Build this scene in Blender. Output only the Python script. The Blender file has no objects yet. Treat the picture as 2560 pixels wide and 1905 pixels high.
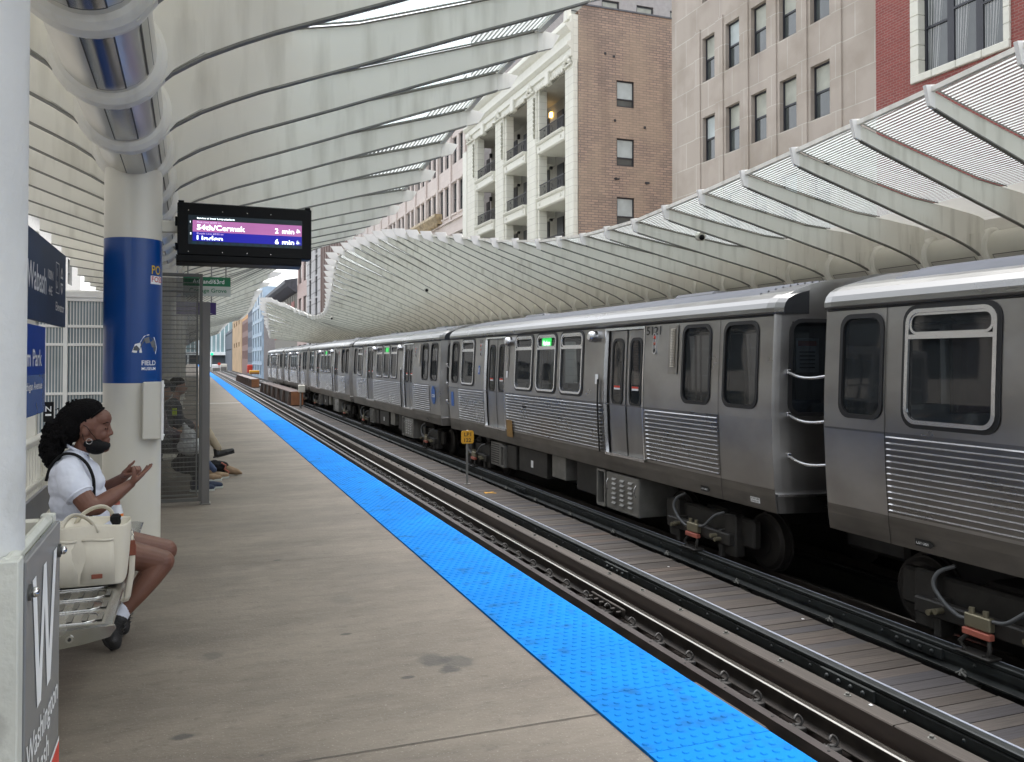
import bpy, math, random
from mathutils import Vector, Matrix, noise
R = math.radians
rnd = random.Random(7)
sc = bpy.context.scene
COL = sc.collection

# ------------------------------------------------------------------ camera
YAW, PITCH = R(20.654), R(0.941)
cd = bpy.data.cameras.new("camera"); cam = bpy.data.objects.new("camera", cd); COL.objects.link(cam)
cam.location = (0, 0, 1.6); cam.rotation_euler = (R(90) + PITCH, 0, -YAW)
cd.sensor_width = 36; cd.lens = 2130 / 2560 * 36; cd.shift_y = -88.5 / 2560
cd.clip_start = .05; cd.clip_end = 3000
sc.camera = cam
# ------------------------------------------------------------------ world, sun, exposure
SUN_EL, SUN_AZ = R(66), R(55)      # azimuth clockwise from +Y
w = bpy.data.worlds.new("World"); sc.world = w; w.use_nodes = True
nt = w.node_tree; nt.nodes.clear()
o = nt.nodes.new('ShaderNodeOutputWorld'); b = nt.nodes.new('ShaderNodeBackground')
s = nt.nodes.new('ShaderNodeTexSky'); s.sky_type = 'NISHITA'; s.sun_disc = False
s.sun_elevation = SUN_EL; s.sun_rotation = SUN_AZ; s.air_density = 1.0; s.dust_density = 4.0; s.ozone_density = 1.0
hs = nt.nodes.new('ShaderNodeHueSaturation'); hs.inputs['Saturation'].default_value = .22; hs.inputs['Value'].default_value = 1.0
nt.links.new(s.outputs[0], hs.inputs['Color']); nt.links.new(hs.outputs[0], b.inputs[0]); nt.links.new(b.outputs[0], o.inputs[0])
b.inputs[1].default_value = 0.15
ld = bpy.data.lights.new("sun", 'SUN'); ld.energy = .5; ld.angle = R(60); ld.color = (1, .97, .93)
sun = bpy.data.objects.new("sun", ld); COL.objects.link(sun)
dv = Vector((math.sin(SUN_AZ) * math.cos(SUN_EL), math.cos(SUN_AZ) * math.cos(SUN_EL), math.sin(SUN_EL)))
sun.rotation_euler = dv.to_track_quat('Z', 'Y').to_euler(); sun.location = (-30, -20, 60)
sc.view_settings.view_transform = 'Standard'; sc.view_settings.look = 'None'; sc.view_settings.gamma = 1
sc.view_settings.exposure = 1.92

# ------------------------------------------------------------------ helpers
def srgb(r, g, b):
    f = lambda c: (c / 255 / 12.92) if c / 255 <= .04045 else ((c / 255 + .055) / 1.055) ** 2.4
    return (f(r), f(g), f(b))

def wpos(o):
    v = Vector((0, 0, 0))
    while o: v += o.location; o = o.parent
    return v

class MB:
    def __init__(s): s.v = []; s.f = []; s.m = []; s.s = []
    def add(s, vs, fs, mi=0, sm=False):
        n = len(s.v); s.v += [tuple(v) for v in vs]
        for f in fs: s.f.append([i + n for i in f]); s.m.append(mi); s.s.append(sm)
        return s
    def box(s, x0, x1, y0, y1, z0, z1, mi=0):
        return s.add([(x0,y0,z0),(x1,y0,z0),(x1,y1,z0),(x0,y1,z0),(x0,y0,z1),(x1,y0,z1),(x1,y1,z1),(x0,y1,z1)],
              [(0,3,2,1),(4,5,6,7),(0,1,5,4),(1,2,6,5),(2,3,7,6),(3,0,4,7)], mi)
    def bbox(s, x0, x1, y0, y1, z0, z1, c=.01, mi=0):
        # box with chamfered edges
        c = min(c, (x1-x0)*.45, (y1-y0)*.45, (z1-z0)*.45)
        V = []; 
        for sx in (0,1):
            for sy in (0,1):
                for sz in (0,1):
                    X = x1 if sx else x0; Y = y1 if sy else y0; Z = z1 if sz else z0
                    dx = -c if sx else c; dy = -c if sy else c; dz = -c if sz else c
                    V += [(X, Y+dy, Z+dz), (X+dx, Y, Z+dz), (X+dx, Y+dy, Z)]
        I = lambda sx, sy, sz, k: (sx*4+sy*2+sz)*3+k
        F = []
        F.append([I(0,0,0,0),I(0,0,1,0),I(0,1,1,0),I(0,1,0,0)]); F.append([I(1,0,0,0),I(1,1,0,0),I(1,1,1,0),I(1,0,1,0)])
        F.append([I(0,0,0,1),I(1,0,0,1),I(1,0,1,1),I(0,0,1,1)]); F.append([I(0,1,0,1),I(0,1,1,1),I(1,1,1,1),I(1,1,0,1)])
        F.append([I(0,0,0,2),I(0,1,0,2),I(1,1,0,2),I(1,0,0,2)]); F.append([I(0,0,1,2),I(1,0,1,2),I(1,1,1,2),I(0,1,1,2)])
        for a in (0,1):
            for b2 in (0,1):
                F.append([I(0,a,b2,1),I(0,a,b2,2),I(1,a,b2,2),I(1,a,b2,1)])
                F.append([I(a,0,b2,0),I(a,0,b2,2),I(a,1,b2,2),I(a,1,b2,0)])
                F.append([I(a,b2,0,0),I(a,b2,0,1),I(a,b2,1,1),I(a,b2,1,0)])
        for sx in (0,1):
            for sy in (0,1):
                for sz in (0,1): F.append([I(sx,sy,sz,0),I(sx,sy,sz,1),I(sx,sy,sz,2)])
        return s.add(V, F, mi)
    def cyl(s, p0, p1, r0, r1=None, n=14, mi=0, caps=True, sm=True):
        r1 = r0 if r1 is None else r1
        p0 = Vector(p0); p1 = Vector(p1); d = (p1 - p0).normalized()
        a = d.orthogonal().normalized(); b = d.cross(a)
        V = []
        for p, r in ((p0, r0), (p1, r1)):
            for i in range(n):
                t = 2 * math.pi * i / n; V.append(p + (a * math.cos(t) + b * math.sin(t)) * r)
        s.add(V, [(i, (i+1) % n, n + (i+1) % n, n + i) for i in range(n)], mi, sm)
        if caps: s.add(V, [tuple(range(n))[::-1], tuple(range(n, 2*n))], mi)
        return s
    def path(s, pts, r, n=8, mi=0, sm=True, closed=False):
        pts = [Vector(p) for p in pts]; k = len(pts); V = []; a = None
        for i, p in enumerate(pts):
            if closed: d = (pts[(i+1) % k] - pts[i-1]).normalized()
            else: d = (pts[min(i+1, k-1)] - pts[max(i-1, 0)]).normalized()
            if a is None: a = d.orthogonal().normalized()
            else: a = (a - d * a.dot(d)).normalized()
            b = d.cross(a); rr = r[i] if isinstance(r, (list, tuple)) else r
            for j in range(n):
                t = 2 * math.pi * j / n; V.append(p + (a * math.cos(t) + b * math.sin(t)) * rr)
        F = []
        for i in range(k if closed else k - 1):
            i2 = (i + 1) % k
            for j in range(n): F.append((i*n+j, i*n+(j+1) % n, i2*n+(j+1) % n, i2*n+j))
        s.add(V, F, mi, sm)
        if not closed: s.add(V, [tuple(range(n))[::-1], tuple(range((k-1)*n, k*n))], mi)
        return s
    def cable(s, pts, r, n=8, mi=0, k=5):
        P_ = [Vector(p) for p in pts]; P_ = [P_[0]*2-P_[1]] + P_ + [P_[-1]*2-P_[-2]]; out = []
        for i in range(1, len(P_)-2):
            a, b, c, d = P_[i-1:i+3]
            for j in range(k):
                t = j/k; out.append(.5*((2*b) + (c-a)*t + (2*a-5*b+4*c-d)*t*t + (-a+3*b-3*c+d)*t**3))
        out.append(P_[-2]); return s.path(out, r, n, mi)
    def prism(s, poly, ax, a0, a1, mi=0, mis=None):
        # poly in the two axes other than ax (order x,y,z without ax)
        n = len(poly)
        def P(p, a): return (a, p[0], p[1]) if ax == 'x' else ((p[0], a, p[1]) if ax == 'y' else (p[0], p[1], a))
        V = [P(p, a0) for p in poly] + [P(p, a1) for p in poly]
        s.add(V, [(i, (i+1) % n, n + (i+1) % n, n + i) for i in range(n)], mi if mis is None else mis)
        s.add(V, [tuple(range(n))[::-1], tuple(range(n, 2*n))], mi)
        return s
    def strip(s, A, B, mi=0, sm=False):
        n = len(A); s.add(list(A) + list(B), [(i, i+1, n+i+1, n+i) for i in range(n-1)], mi, sm); return s
    def ell(s, c, r, rot=None, nu=16, nv=10, mi=0):
        M = rot if rot is not None else Matrix.Identity(3); c = Vector(c); V = []; F = []
        for j in range(1, nv):
            ph = math.pi * j / nv
            for i in range(nu):
                th = 2 * math.pi * i / nu
                V.append(c + M @ Vector((r[0]*math.sin(ph)*math.cos(th), r[1]*math.sin(ph)*math.sin(th), r[2]*math.cos(ph))))
        for j in range(nv-2):
            for i in range(nu): F.append((j*nu+i, (j+1)*nu+i, (j+1)*nu+(i+1) % nu, j*nu+(i+1) % nu))
        a = len(V); V.append(c + M @ Vector((0,0,r[2]))); V.append(c + M @ Vector((0,0,-r[2])))
        for i in range(nu): F.append((a, i, (i+1) % nu)); F.append((a+1, (nv-2)*nu+(i+1) % nu, (nv-2)*nu+i))
        return s.add(V, F, mi, True)
    def cap(s, p0, p1, r0, r1=None, n=14):
        r1 = r0 if r1 is None else r1
        s.cyl(p0, p1, r0, r1, n); s.ell(p0, (r0,)*3, nu=n, nv=8); s.ell(p1, (r1,)*3, nu=n, nv=8); return s
    def build(s, name, mats, parent=None, rel=True):
        if not isinstance(mats, (list, tuple)): mats = [mats]
        me = bpy.data.meshes.new(name)
        off = wpos(parent) if (parent is not None and rel) else Vector((0,0,0))
        vs = [(x-off.x, y-off.y, z-off.z) for x, y, z in s.v]
        me.from_pydata(vs, [], s.f)
        for m in mats: me.materials.append(m)
        me.polygons.foreach_set('material_index', s.m); me.polygons.foreach_set('use_smooth', s.s)
        me.update()
        ob = bpy.data.objects.new(name, me); COL.objects.link(ob)
        if parent is not None: ob.parent = parent
        return ob

def _split(s, name, mats, parent=None, rel=True):
    # one object per connected piece
    par = list(range(len(s.v)))
    def fd(a):
        while par[a] != a: par[a] = par[par[a]]; a = par[a]
        return a
    for f in s.f:
        for i in f[1:]: par[fd(i)] = fd(f[0])
    grp = {}
    key = {}
    for i, v in enumerate(s.v): key.setdefault((round(v[0],4), round(v[1],4), round(v[2],4)), []).append(i)
    for l in key.values():
        for i in l[1:]: par[fd(i)] = fd(l[0])
    for k, f in enumerate(s.f): grp.setdefault(fd(f[0]), []).append(k)
    out = []
    for g in grp.values():
        q = MB(); mp = {}
        for k in g:
            nf = []
            for i in s.f[k]:
                if i not in mp: mp[i] = len(q.v); q.v.append(s.v[i])
                nf.append(mp[i])
            q.f.append(nf); q.m.append(s.m[k]); q.s.append(s.s[k])
        out.append(q.build(name, mats, parent, rel))
    return out
MB.split = _split
def tag(o, label=None, cat=None, group=None, kind=None):
    if label: o['label'] = label
    if cat: o['category'] = cat
    if group: o['group'] = group
    if kind: o['kind'] = kind
    return o
def thing(name, loc, label, cat, group=None):
    o = bpy.data.objects.new(name, None); COL.objects.link(o); o.location = loc; o.empty_display_size = .1
    return tag(o, label, cat, group)
def kids(o): return [c for c in bpy.data.objects if c.parent == o]
def copy_tree(o, childmap, parent=None):
    c = o.copy(); COL.objects.link(c)
    if parent: c.parent = parent
    for ch in childmap.get(o.name, []): copy_tree(ch, childmap, c)
    return c
def cmap():
    m = {}
    for o in bpy.data.objects:
        if o.parent: m.setdefault(o.parent.name, []).append(o)
    return m

# ------------------------------------------------------------------ materials
def newmat(name):
    m = bpy.data.materials.new(name); m.use_nodes = True
    nt = m.node_tree; return m, nt, nt.nodes['Principled BSDF']
def vmath(nt, op, a, bval=None):
    n = nt.nodes.new('ShaderNodeVectorMath'); n.operation = op; nt.links.new(a, n.inputs[0])
    if bval is not None: n.inputs[1].default_value = bval
    return n.outputs[0]
def pm(name, base, rough=.5, metal=0, var=.12, sc_=(3,3,3), bump=0, bsc=60, dirt=None, dirt_amt=.4, dsc=(2,2,.4), dlo=.5, dhi=.75, spec=.5, rvar=0, det=4):
    m, nt, p = newmat(name); L = nt.links.new
    g = nt.nodes.new('ShaderNodeNewGeometry'); pos = g.outputs['Position']
    def nz(scale, d=4):
        v = vmath(nt, 'MULTIPLY', pos, scale); n = nt.nodes.new('ShaderNodeTexNoise'); n.inputs['Scale'].default_value = 1; n.inputs['Detail'].default_value = d
        L(v, n.inputs['Vector']); return n.outputs['Fac']
    f = nz(sc_, det)
    r = nt.nodes.new('ShaderNodeValToRGB'); L(f, r.inputs[0])
    r.color_ramp.elements[0].position = .3; r.color_ramp.elements[1].position = .7
    r.color_ramp.elements[0].color = tuple(c*(1-var) for c in base) + (1,); r.color_ramp.elements[1].color = tuple(min(1, c*(1+var)) for c in base) + (1,)
    col = r.outputs[0]
    if dirt:
        d = nz(dsc, 5); mr = nt.nodes.new('ShaderNodeMapRange'); L(d, mr.inputs[0])
        mr.inputs[1].default_value = dlo; mr.inputs[2].default_value = dhi; mr.inputs[3].default_value = 0; mr.inputs[4].default_value = dirt_amt
        mx = nt.nodes.new('ShaderNodeMix'); mx.data_type = 'RGBA'; L(mr.outputs[0], mx.inputs[0]); L(col, mx.inputs[6]); mx.inputs[7].default_value = tuple(dirt) + (1,); col = mx.outputs[2]
    L(col, p.inputs['Base Color']); p.inputs['Roughness'].default_value = rough; p.inputs['Metallic'].default_value = metal
    p.inputs['Specular IOR Level'].default_value = spec
    if rvar:
        q = nt.nodes.new('ShaderNodeMapRange'); L(f, q.inputs[0]); q.inputs[1].default_value = .3; q.inputs[2].default_value = .7
        q.inputs[3].default_value = max(.02, rough - rvar); q.inputs[4].default_value = rough + rvar; L(q.outputs[0], p.inputs['Roughness'])
    if bump:
        h = nz((bsc,)*3 if not isinstance(bsc, tuple) else bsc, 3); bn = nt.nodes.new('ShaderNodeBump'); bn.inputs['Strength'].default_value = bump; bn.inputs['Distance'].default_value = .01
        L(h, bn.inputs['Height']); L(bn.outputs[0], p.inputs['Normal'])
    return m
def brickmat(name, c1, c2, mortar, axes, bw, bh, ms=.012, rough=.8, mott2=None, mott=None, mamt=.4, msc=.5, offs=.5, bump=.3, var2=.0, stain=None):
    m, nt, p = newmat(name); L = nt.links.new
    g = nt.nodes.new('ShaderNodeNewGeometry'); sp = nt.nodes.new('ShaderNodeSeparateXYZ'); L(g.outputs['Position'], sp.inputs[0])
    cb = nt.nodes.new('ShaderNodeCombineXYZ'); L(sp.outputs[axes[0]], cb.inputs[0]); L(sp.outputs[axes[1]], cb.inputs[1])
    br = nt.nodes.new('ShaderNodeTexBrick'); L(cb.outputs[0], br.inputs['Vector'])
    br.inputs['Scale'].default_value = 1; br.inputs['Brick Width'].default_value = bw; br.inputs['Row Height'].default_value = bh; br.inputs['Mortar Size'].default_value = ms
    br.inputs['Color1'].default_value = tuple(c1)+(1,); br.inputs['Color2'].default_value = tuple(c2)+(1,); br.inputs['Mortar'].default_value = tuple(mortar)+(1,)
    br.offset = offs; br.inputs['Mortar Smooth'].default_value = .3
    col = br.outputs['Color']
    def mixn(col, scale, c, amt, lo, hi, det=5):
        v = vmath(nt, 'MULTIPLY', g.outputs['Position'], scale); n = nt.nodes.new('ShaderNodeTexNoise'); n.inputs['Scale'].default_value = 1; n.inputs['Detail'].default_value = det; L(v, n.inputs['Vector'])
        mr = nt.nodes.new('ShaderNodeMapRange'); L(n.outputs['Fac'], mr.inputs[0]); mr.inputs[1].default_value = lo; mr.inputs[2].default_value = hi; mr.inputs[4].default_value = amt
        mx = nt.nodes.new('ShaderNodeMix'); mx.data_type = 'RGBA'; L(mr.outputs[0], mx.inputs[0]); L(col, mx.inputs[6]); mx.inputs[7].default_value = tuple(c)+(1,); return mx.outputs[2]
    if mott: col = mixn(col, (msc,)*3, mott, mamt, .42, .62)
    if mott2: col = mixn(col, (1.7,1.7,1.3), mott2, .6, .50, .60, 6)
    if stain: col = mixn(col, (1.2,1.2,.12), stain, .45, .52, .72)
    L(col, p.inputs['Base Color']); p.inputs['Roughness'].default_value = rough
    if bump:
        bn = nt.nodes.new('ShaderNodeBump'); bn.inputs['Strength'].default_value = bump; bn.inputs['Distance'].default_value = .01; bn.invert = True
        L(br.outputs['Fac'], bn.inputs['Height']); L(bn.outputs[0], p.inputs['Normal'])
    return m
def emis(name, col, st=1.0, var=0):
    m, nt, p = newmat(name); p.inputs['Base Color'].default_value = (0.01,0.01,0.01,1); p.inputs['Emission Color'].default_value = tuple(col)+(1,); p.inputs['Emission Strength'].default_value = st; p.inputs['Roughness'].default_value = .3
    if var:
        n = nt.nodes.new('ShaderNodeTexNoise'); n.inputs['Scale'].default_value = 3
        mr = nt.nodes.new('ShaderNodeMapRange'); nt.links.new(n.outputs['Fac'], mr.inputs[0]); mr.inputs[3].default_value = st*(1-var); mr.inputs[4].default_value = st*(1+var); nt.links.new(mr.outputs[0], p.inputs['Emission Strength'])
    return m
def glassmat(name, tint=(.8,.85,.85), alpha=.35, rough=.03, base=(.03,.035,.04)):
    # window glass: part see-through, part dark reflective
    m, nt, p = newmat(name); L = nt.links.new
    p.inputs['Base Color'].default_value = tuple(base)+(1,); p.inputs['Roughness'].default_value = rough; p.inputs['Specular IOR Level'].default_value = .9
    t = nt.nodes.new('ShaderNodeBsdfTransparent'); t.inputs[0].default_value = tuple(tint)+(1,)
    mx = nt.nodes.new('ShaderNodeMixShader'); mx.inputs[0].default_value = 1-alpha
    L(t.outputs[0], mx.inputs[1]); L(p.outputs[0], mx.inputs[2]); L(mx.outputs[0], nt.nodes['Material Output'].inputs[0])
    g = nt.nodes.new('ShaderNodeNewGeometry'); n = nt.nodes.new('ShaderNodeTexNoise'); n.inputs['Scale'].default_value = .9
    L(g.outputs['Position'], n.inputs['Vector']); bn = nt.nodes.new('ShaderNodeBump'); bn.inputs['Strength'].default_value = .12; bn.inputs['Distance'].default_value = .05; L(n.outputs['Fac'], bn.inputs['Height']); L(bn.outputs[0], p.inputs['Normal'])
    return m

M = {}
M['cream'] = pm('cream_paint', (.80,.785,.715), .42, var=.04, sc_=(1.3,1.3,1.3), dirt=(.42,.40,.33), dirt_amt=.6, dsc=(6,6,.8), dlo=.5, dhi=.78, bump=.05, bsc=9)
M['shade_edge_dark_bar'] = pm('shaded_flange_dark_bar', (.20,.20,.18), .5, var=.15, sc_=(3,3,3))  # dark colour paints shade on rib undersides; also serves the dark glazing bars
M['cream_light'] = pm('cream_fin', (.84,.83,.80), .4, var=.05)
M['cream_col'] = pm('cream_column_paint', (.66,.64,.56), .3, var=.04, sc_=(2,2,1), bump=.04, bsc=30, dirt=(.42,.42,.37), dirt_amt=.25)
M['postpaint'] = pm('old_white_paint', (.66,.67,.66), .45, var=.05, bump=.35, bsc=35, dirt=(.45,.45,.42), dirt_amt=.3, dsc=(4,4,4), dlo=.6, dhi=.7)
M['polish'] = pm('polished_light_cover', (.50,.50,.51), .22, 1, var=.06, sc_=(8,.6,8), rvar=.05)
M['frost'] = pm('brushed_light_cover', (.62,.61,.56), .3, .7, var=.12, sc_=(6,1,6))
M['blackline'] = pm('black_gasket', (.012,.012,.013), .45, var=.1)
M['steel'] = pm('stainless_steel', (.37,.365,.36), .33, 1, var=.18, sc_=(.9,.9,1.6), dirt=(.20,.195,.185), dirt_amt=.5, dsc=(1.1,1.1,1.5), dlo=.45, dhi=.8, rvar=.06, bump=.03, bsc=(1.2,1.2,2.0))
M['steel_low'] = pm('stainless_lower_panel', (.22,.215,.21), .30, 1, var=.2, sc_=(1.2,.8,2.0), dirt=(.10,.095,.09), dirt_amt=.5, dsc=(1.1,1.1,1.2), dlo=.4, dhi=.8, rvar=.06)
M['steel_skirt'] = pm('grimy_skirt', (.19,.18,.165), .42, .9, var=.2, sc_=(1.5,1.5,4), dirt=(.08,.075,.07), dirt_amt=.5, dsc=(1,.4,8))
M['steel_bright'] = pm('bright_trim', (.74,.75,.77), .22, 1, var=.06)
M['cove'] = pm('stainless_cove', (.245,.245,.24), .3, 1, var=.06, sc_=(1,1,3), rvar=.05)
M['door'] = pm('stainless_door', (.34,.34,.345), .3, 1, var=.15, sc_=(2,2,.8), dirt=(.2,.19,.18), dirt_amt=.4, dsc=(3,3,.8))
M['roof'] = pm('roof_steel', (.065,.068,.075), .42, .9, var=.12, sc_=(4,.6,4))
M['roofrib'] = pm('roof_ridge', (.20,.205,.22), .4, 1, var=.08)
M['rubber'] = pm('black_rubber', (.010,.010,.011), .5, var=.1)
M['trainglass'] = glassmat('train_glass', alpha=.55, tint=(.22,.25,.27))
M['interior'] = pm('car_interior', (.20,.20,.19), .6, var=.2)
M['seatblue'] = pm('seat_cloth_blue', (.03,.05,.12), .8, var=.3)
M['deck'] = pm('canopy_deck_panels', (.80,.785,.715), .5, var=.04)
_nt = M['deck'].node_tree; _tl = _nt.nodes.new('ShaderNodeBsdfTranslucent'); _tl.inputs[0].default_value = (.82,.82,.78,1); _mx = _nt.nodes.new('ShaderNodeMixShader'); _mx.inputs[0].default_value = .22  # translucency added to brighten the canopy underside; real deck panels are opaque
_nt.links.new(_nt.nodes['Principled BSDF'].outputs[0], _mx.inputs[1]); _nt.links.new(_tl.outputs[0], _mx.inputs[2]); _nt.links.new(_mx.outputs[0], _nt.nodes['Material Output'].inputs[0])
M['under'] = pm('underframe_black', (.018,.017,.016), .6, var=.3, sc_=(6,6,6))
M['under2'] = pm('underframe_grime', (.022,.020,.018), .6, var=.3, sc_=(6,6,6))
M['boxgrey'] = pm('equipment_box_grey', (.21,.205,.19), .5, .4, var=.18, sc_=(5,5,5), dirt=(.08,.075,.07), dirt_amt=.5)
M['wheel'] = pm('wheel_steel', (.03,.027,.025), .55, .4, var=.2)
M['orange'] = pm('orange_red_paint', (.38,.11,.075), .6, var=.12)
M['brass'] = pm('brass_bolt', (.22,.20,.14), .5, .6, var=.15)
M['concrete'] = None
M['blue'] = pm('blue_tactile', (.001,.180,.60), .7, spec=.1, var=.12, sc_=(1.6,1.6,1.6), dirt=(.012,.07,.14), dirt_amt=.6, dsc=(7,7,7), dlo=.54, dhi=.72, bump=.1, bsc=200)
M['rail'] = pm('rail_side_rust', (.035,.028,.024), .6, .3, var=.3, sc_=(8,8,8))
M['railtop'] = pm('polished_rail_head', (.62,.58,.53), .22, 1, var=.08)
M['railtop2'] = pm('contact_rail_head', (.36,.39,.46), .45, .35, var=.08)
M['railgrey'] = pm('contact_rail_grey', (.032,.036,.036), .5, .4, var=.25, sc_=(6,6,6))
M['clip'] = pm('clip_iron', (.05,.047,.045), .55, .3, var=.3, sc_=(20,20,20))
M['railflange'] = pm('contact_rail_base', (.13,.13,.12), .6, .3, var=.2, sc_=(6,6,6))
M['timber'] = pm('guard_timber', (.052,.043,.036), .75, var=.25, sc_=(20,1.2,20), bump=.5, bsc=(40,3,40), dirt=(.05,.04,.035), dirt_amt=.5, dsc=(5,.8,5))
M['timber_side'] = pm('guard_timber_side', (.030,.020,.016), .75, var=.25, sc_=(20,1.2,20))
M['tie'] = pm('tie_timber', (.06,.045,.038), .85, var=.35, sc_=(2,14,14))
M['girder'] = pm('brown_girder', (.028,.015,.013), .5, var=.2)
M['orangebox'] = pm('orange_end_plate', (.30,.13,.06), .6, var=.15)
M['asphalt'] = pm('asphalt', (.05,.05,.05), .9, var=.2)
M['black'] = pm('black_plastic', (.002,.0025,.0035), .4, var=.1, spec=.2)
M['navy'] = pm('navy_sign', (.020,.046,.115), .45, var=.1, spec=.12)
M['bluesign'] = pm('blue_sign', (.006,.05,.31), .4, var=.08, spec=.12)
M['bluepale'] = pm('pale_blue_band', (.07,.15,.42), .2, var=.05)
M['white'] = pm('white_lettering', (.80,.81,.82), .5, var=.02)
M['greysign'] = pm('grey_sign', (.20,.205,.21), .25, var=.04)
M['green'] = pm('green_sign', (.008,.15,.065), .35, var=.05)
M['greensgn2'] = pm('white_sign_panel', (.50,.53,.50), .4, var=.04)
M['purple'] = pm('purple_sign', (.035,.012,.13), .4, var=.05)
M['red'] = pm('red_stripe', (.62,.05,.03), .5, var=.05)
M['wrap'] = pm('blue_wrap', (.001,.052,.235), .3, var=.05)
M['yellow'] = pm('yellow_sign', (.70,.36,.03), .5, var=.06)
M['ink'] = pm('black_ink', (.02,.02,.02), .5, var=.02)
M['postmetal'] = pm('galvanised_post', (.30,.30,.29), .45, .7, var=.15, sc_=(8,8,3))
M['greypost'] = pm('shelter_post_grey', (.16,.155,.15), .42, .6, var=.1, sc_=(3,3,1))
M['greyframe'] = pm('shelter_frame_grey', (.11,.11,.105), .45, .5, var=.1)
M['benchsteel'] = pm('bench_stainless', (.46,.46,.45), .22, 1, var=.12, sc_=(9,2,9), rvar=.07)
M['benchdark'] = pm('bench_back_dark', (.13,.13,.14), .35, .8, var=.12)
M['bolt'] = pm('steel_bolt', (.6,.6,.6), .2, 1, var=.05)
def mk_concrete():
    m, nt, p = newmat('platform_concrete'); L = nt.links.new
    g = nt.nodes.new('ShaderNodeNewGeometry'); pos = g.outputs['Position']
    def nz(scale, det=5, rough=.6):
        v = vmath(nt, 'MULTIPLY', pos, scale); n = nt.nodes.new('ShaderNodeTexNoise'); n.inputs['Scale'].default_value = 1; n.inputs['Detail'].default_value = det; n.inputs['Roughness'].default_value = rough
        L(v, n.inputs['Vector']); return n.outputs['Fac']
    def mixc(f, lo, hi, a, col, c):
        mr = nt.nodes.new('ShaderNodeMapRange'); L(f, mr.inputs[0]); mr.inputs[1].default_value = lo; mr.inputs[2].default_value = hi; mr.inputs[4].default_value = a
        mx = nt.nodes.new('ShaderNodeMix'); mx.data_type = 'RGBA'; L(mr.outputs[0], mx.inputs[0])
        if isinstance(col, tuple): mx.inputs[6].default_value = col + (1,)
        else: L(col, mx.inputs[6])
        mx.inputs[7].default_value = c + (1,); return mx.outputs[2]
    c = mixc(nz((.7,1.6,1)), .35, .65, 1, (.118,.098,.078), (.176,.149,.120))
    c = mixc(nz((2.2,7,1), 7, .7), .5, .75, .55, c, (.062,.052,.044))
    c = mixc(nz((5,11,1), 6, .7), .50, .66, .5, c, (.20,.172,.14))
    c = mixc(nz((9,16,1), 7, .75), .54, .66, .5, c, (.075,.062,.050))
    c = mixc(nz((.35,.9,1), 4), .52, .72, .6, c, (.070,.059,.050))
    c = mixc(nz((90,90,90), 2), .62, .70, .5, c, (.36,.33,.29))
    c = mixc(nz((60,60,60), 2), .64, .70, .6, c, (.10,.085,.075))
    vo = nt.nodes.new('ShaderNodeTexVoronoi'); L(vmath(nt, 'MULTIPLY', pos, (1.3,2.2,1)), vo.inputs['Vector']); vo.inputs['Scale'].default_value = 1
    inv = nt.nodes.new('ShaderNodeMath'); inv.operation = 'SUBTRACT'; inv.inputs[0].default_value = .085; L(vo.outputs['Distance'], inv.inputs[1])
    c = mixc(inv.outputs[0], .03, .05, .8, c, (.032,.030,.028))
    vo2 = nt.nodes.new('ShaderNodeTexVoronoi'); L(vmath(nt, 'MULTIPLY', pos, (3.1,4.3,1)), vo2.inputs['Vector']); vo2.inputs['Scale'].default_value = 1
    inv2 = nt.nodes.new('ShaderNodeMath'); inv2.operation = 'SUBTRACT'; inv2.inputs[0].default_value = .055; L(vo2.outputs['Distance'], inv2.inputs[1]); c = mixc(inv2.outputs[0], .01, .03, .6, c, (.045,.040,.036))
    vo3 = nt.nodes.new('ShaderNodeTexVoronoi'); L(vmath(nt, 'ADD', vmath(nt, 'MULTIPLY', pos, (4.7,6.3,1)), (3.3,7.7,0)), vo3.inputs['Vector']); vo3.inputs['Scale'].default_value = 1
    inv3 = nt.nodes.new('ShaderNodeMath'); inv3.operation = 'SUBTRACT'; inv3.inputs[0].default_value = .035; L(vo3.outputs['Distance'], inv3.inputs[1]); c = mixc(inv3.outputs[0], .005, .015, .7, c, (.36,.34,.31))
    # one large stain and an older ring (world positions on the slab)
    def spot(x, y, sx, sy, r, a, c, col=(.055,.05,.047)):
        mp = vmath(nt, 'SUBTRACT', pos, (x, y, 0)); mp = vmath(nt, 'MULTIPLY', mp, (sx, sy, 0))
        n2 = nt.nodes.new('ShaderNodeTexNoise'); n2.inputs['Scale'].default_value = 14; L(pos, n2.inputs['Vector'])
        ln = nt.nodes.new('ShaderNodeVectorMath'); ln.operation = 'LENGTH'; L(mp, ln.inputs[0])
        ad = nt.nodes.new('ShaderNodeMath'); ad.operation = 'MULTIPLY_ADD'; L(n2.outputs['Fac'], ad.inputs[0]); ad.inputs[1].default_value = -.09; L(ln.outputs['Value'], ad.inputs[2])
        iv = nt.nodes.new('ShaderNodeMath'); iv.operation = 'SUBTRACT'; iv.inputs[0].default_value = r; L(ad.outputs[0], iv.inputs[1])
        return mixc(iv.outputs[0], .0, .035, a, c, col)
    c = spot(1.22, 4.42, 1, .8, .05, .7, c, (.045,.042,.039)); c = spot(1.33, 4.36, 1, .8, .055, .65, c, (.045,.042,.039)); c = spot(1.26, 4.25, 1, 1.4, .03, .8, c, (.035,.033,.031))
    c = spot(.95, 5.75, 1, .9, .05, .28, c); c = spot(-.02, 3.9, .8, 2, .02, .8, c, (.04,.038,.036)); c = spot(.35, 3.35, 1.2, 1.2, .06, .3, c, (.33,.29,.25))
    c = spot(.12, 4.9, 1, 1, .03, .5, c); c = spot(.3, 3.2, 1, 1, .03, .3, c)
    L(c, p.inputs['Base Color']); p.inputs['Roughness'].default_value = .62
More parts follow.
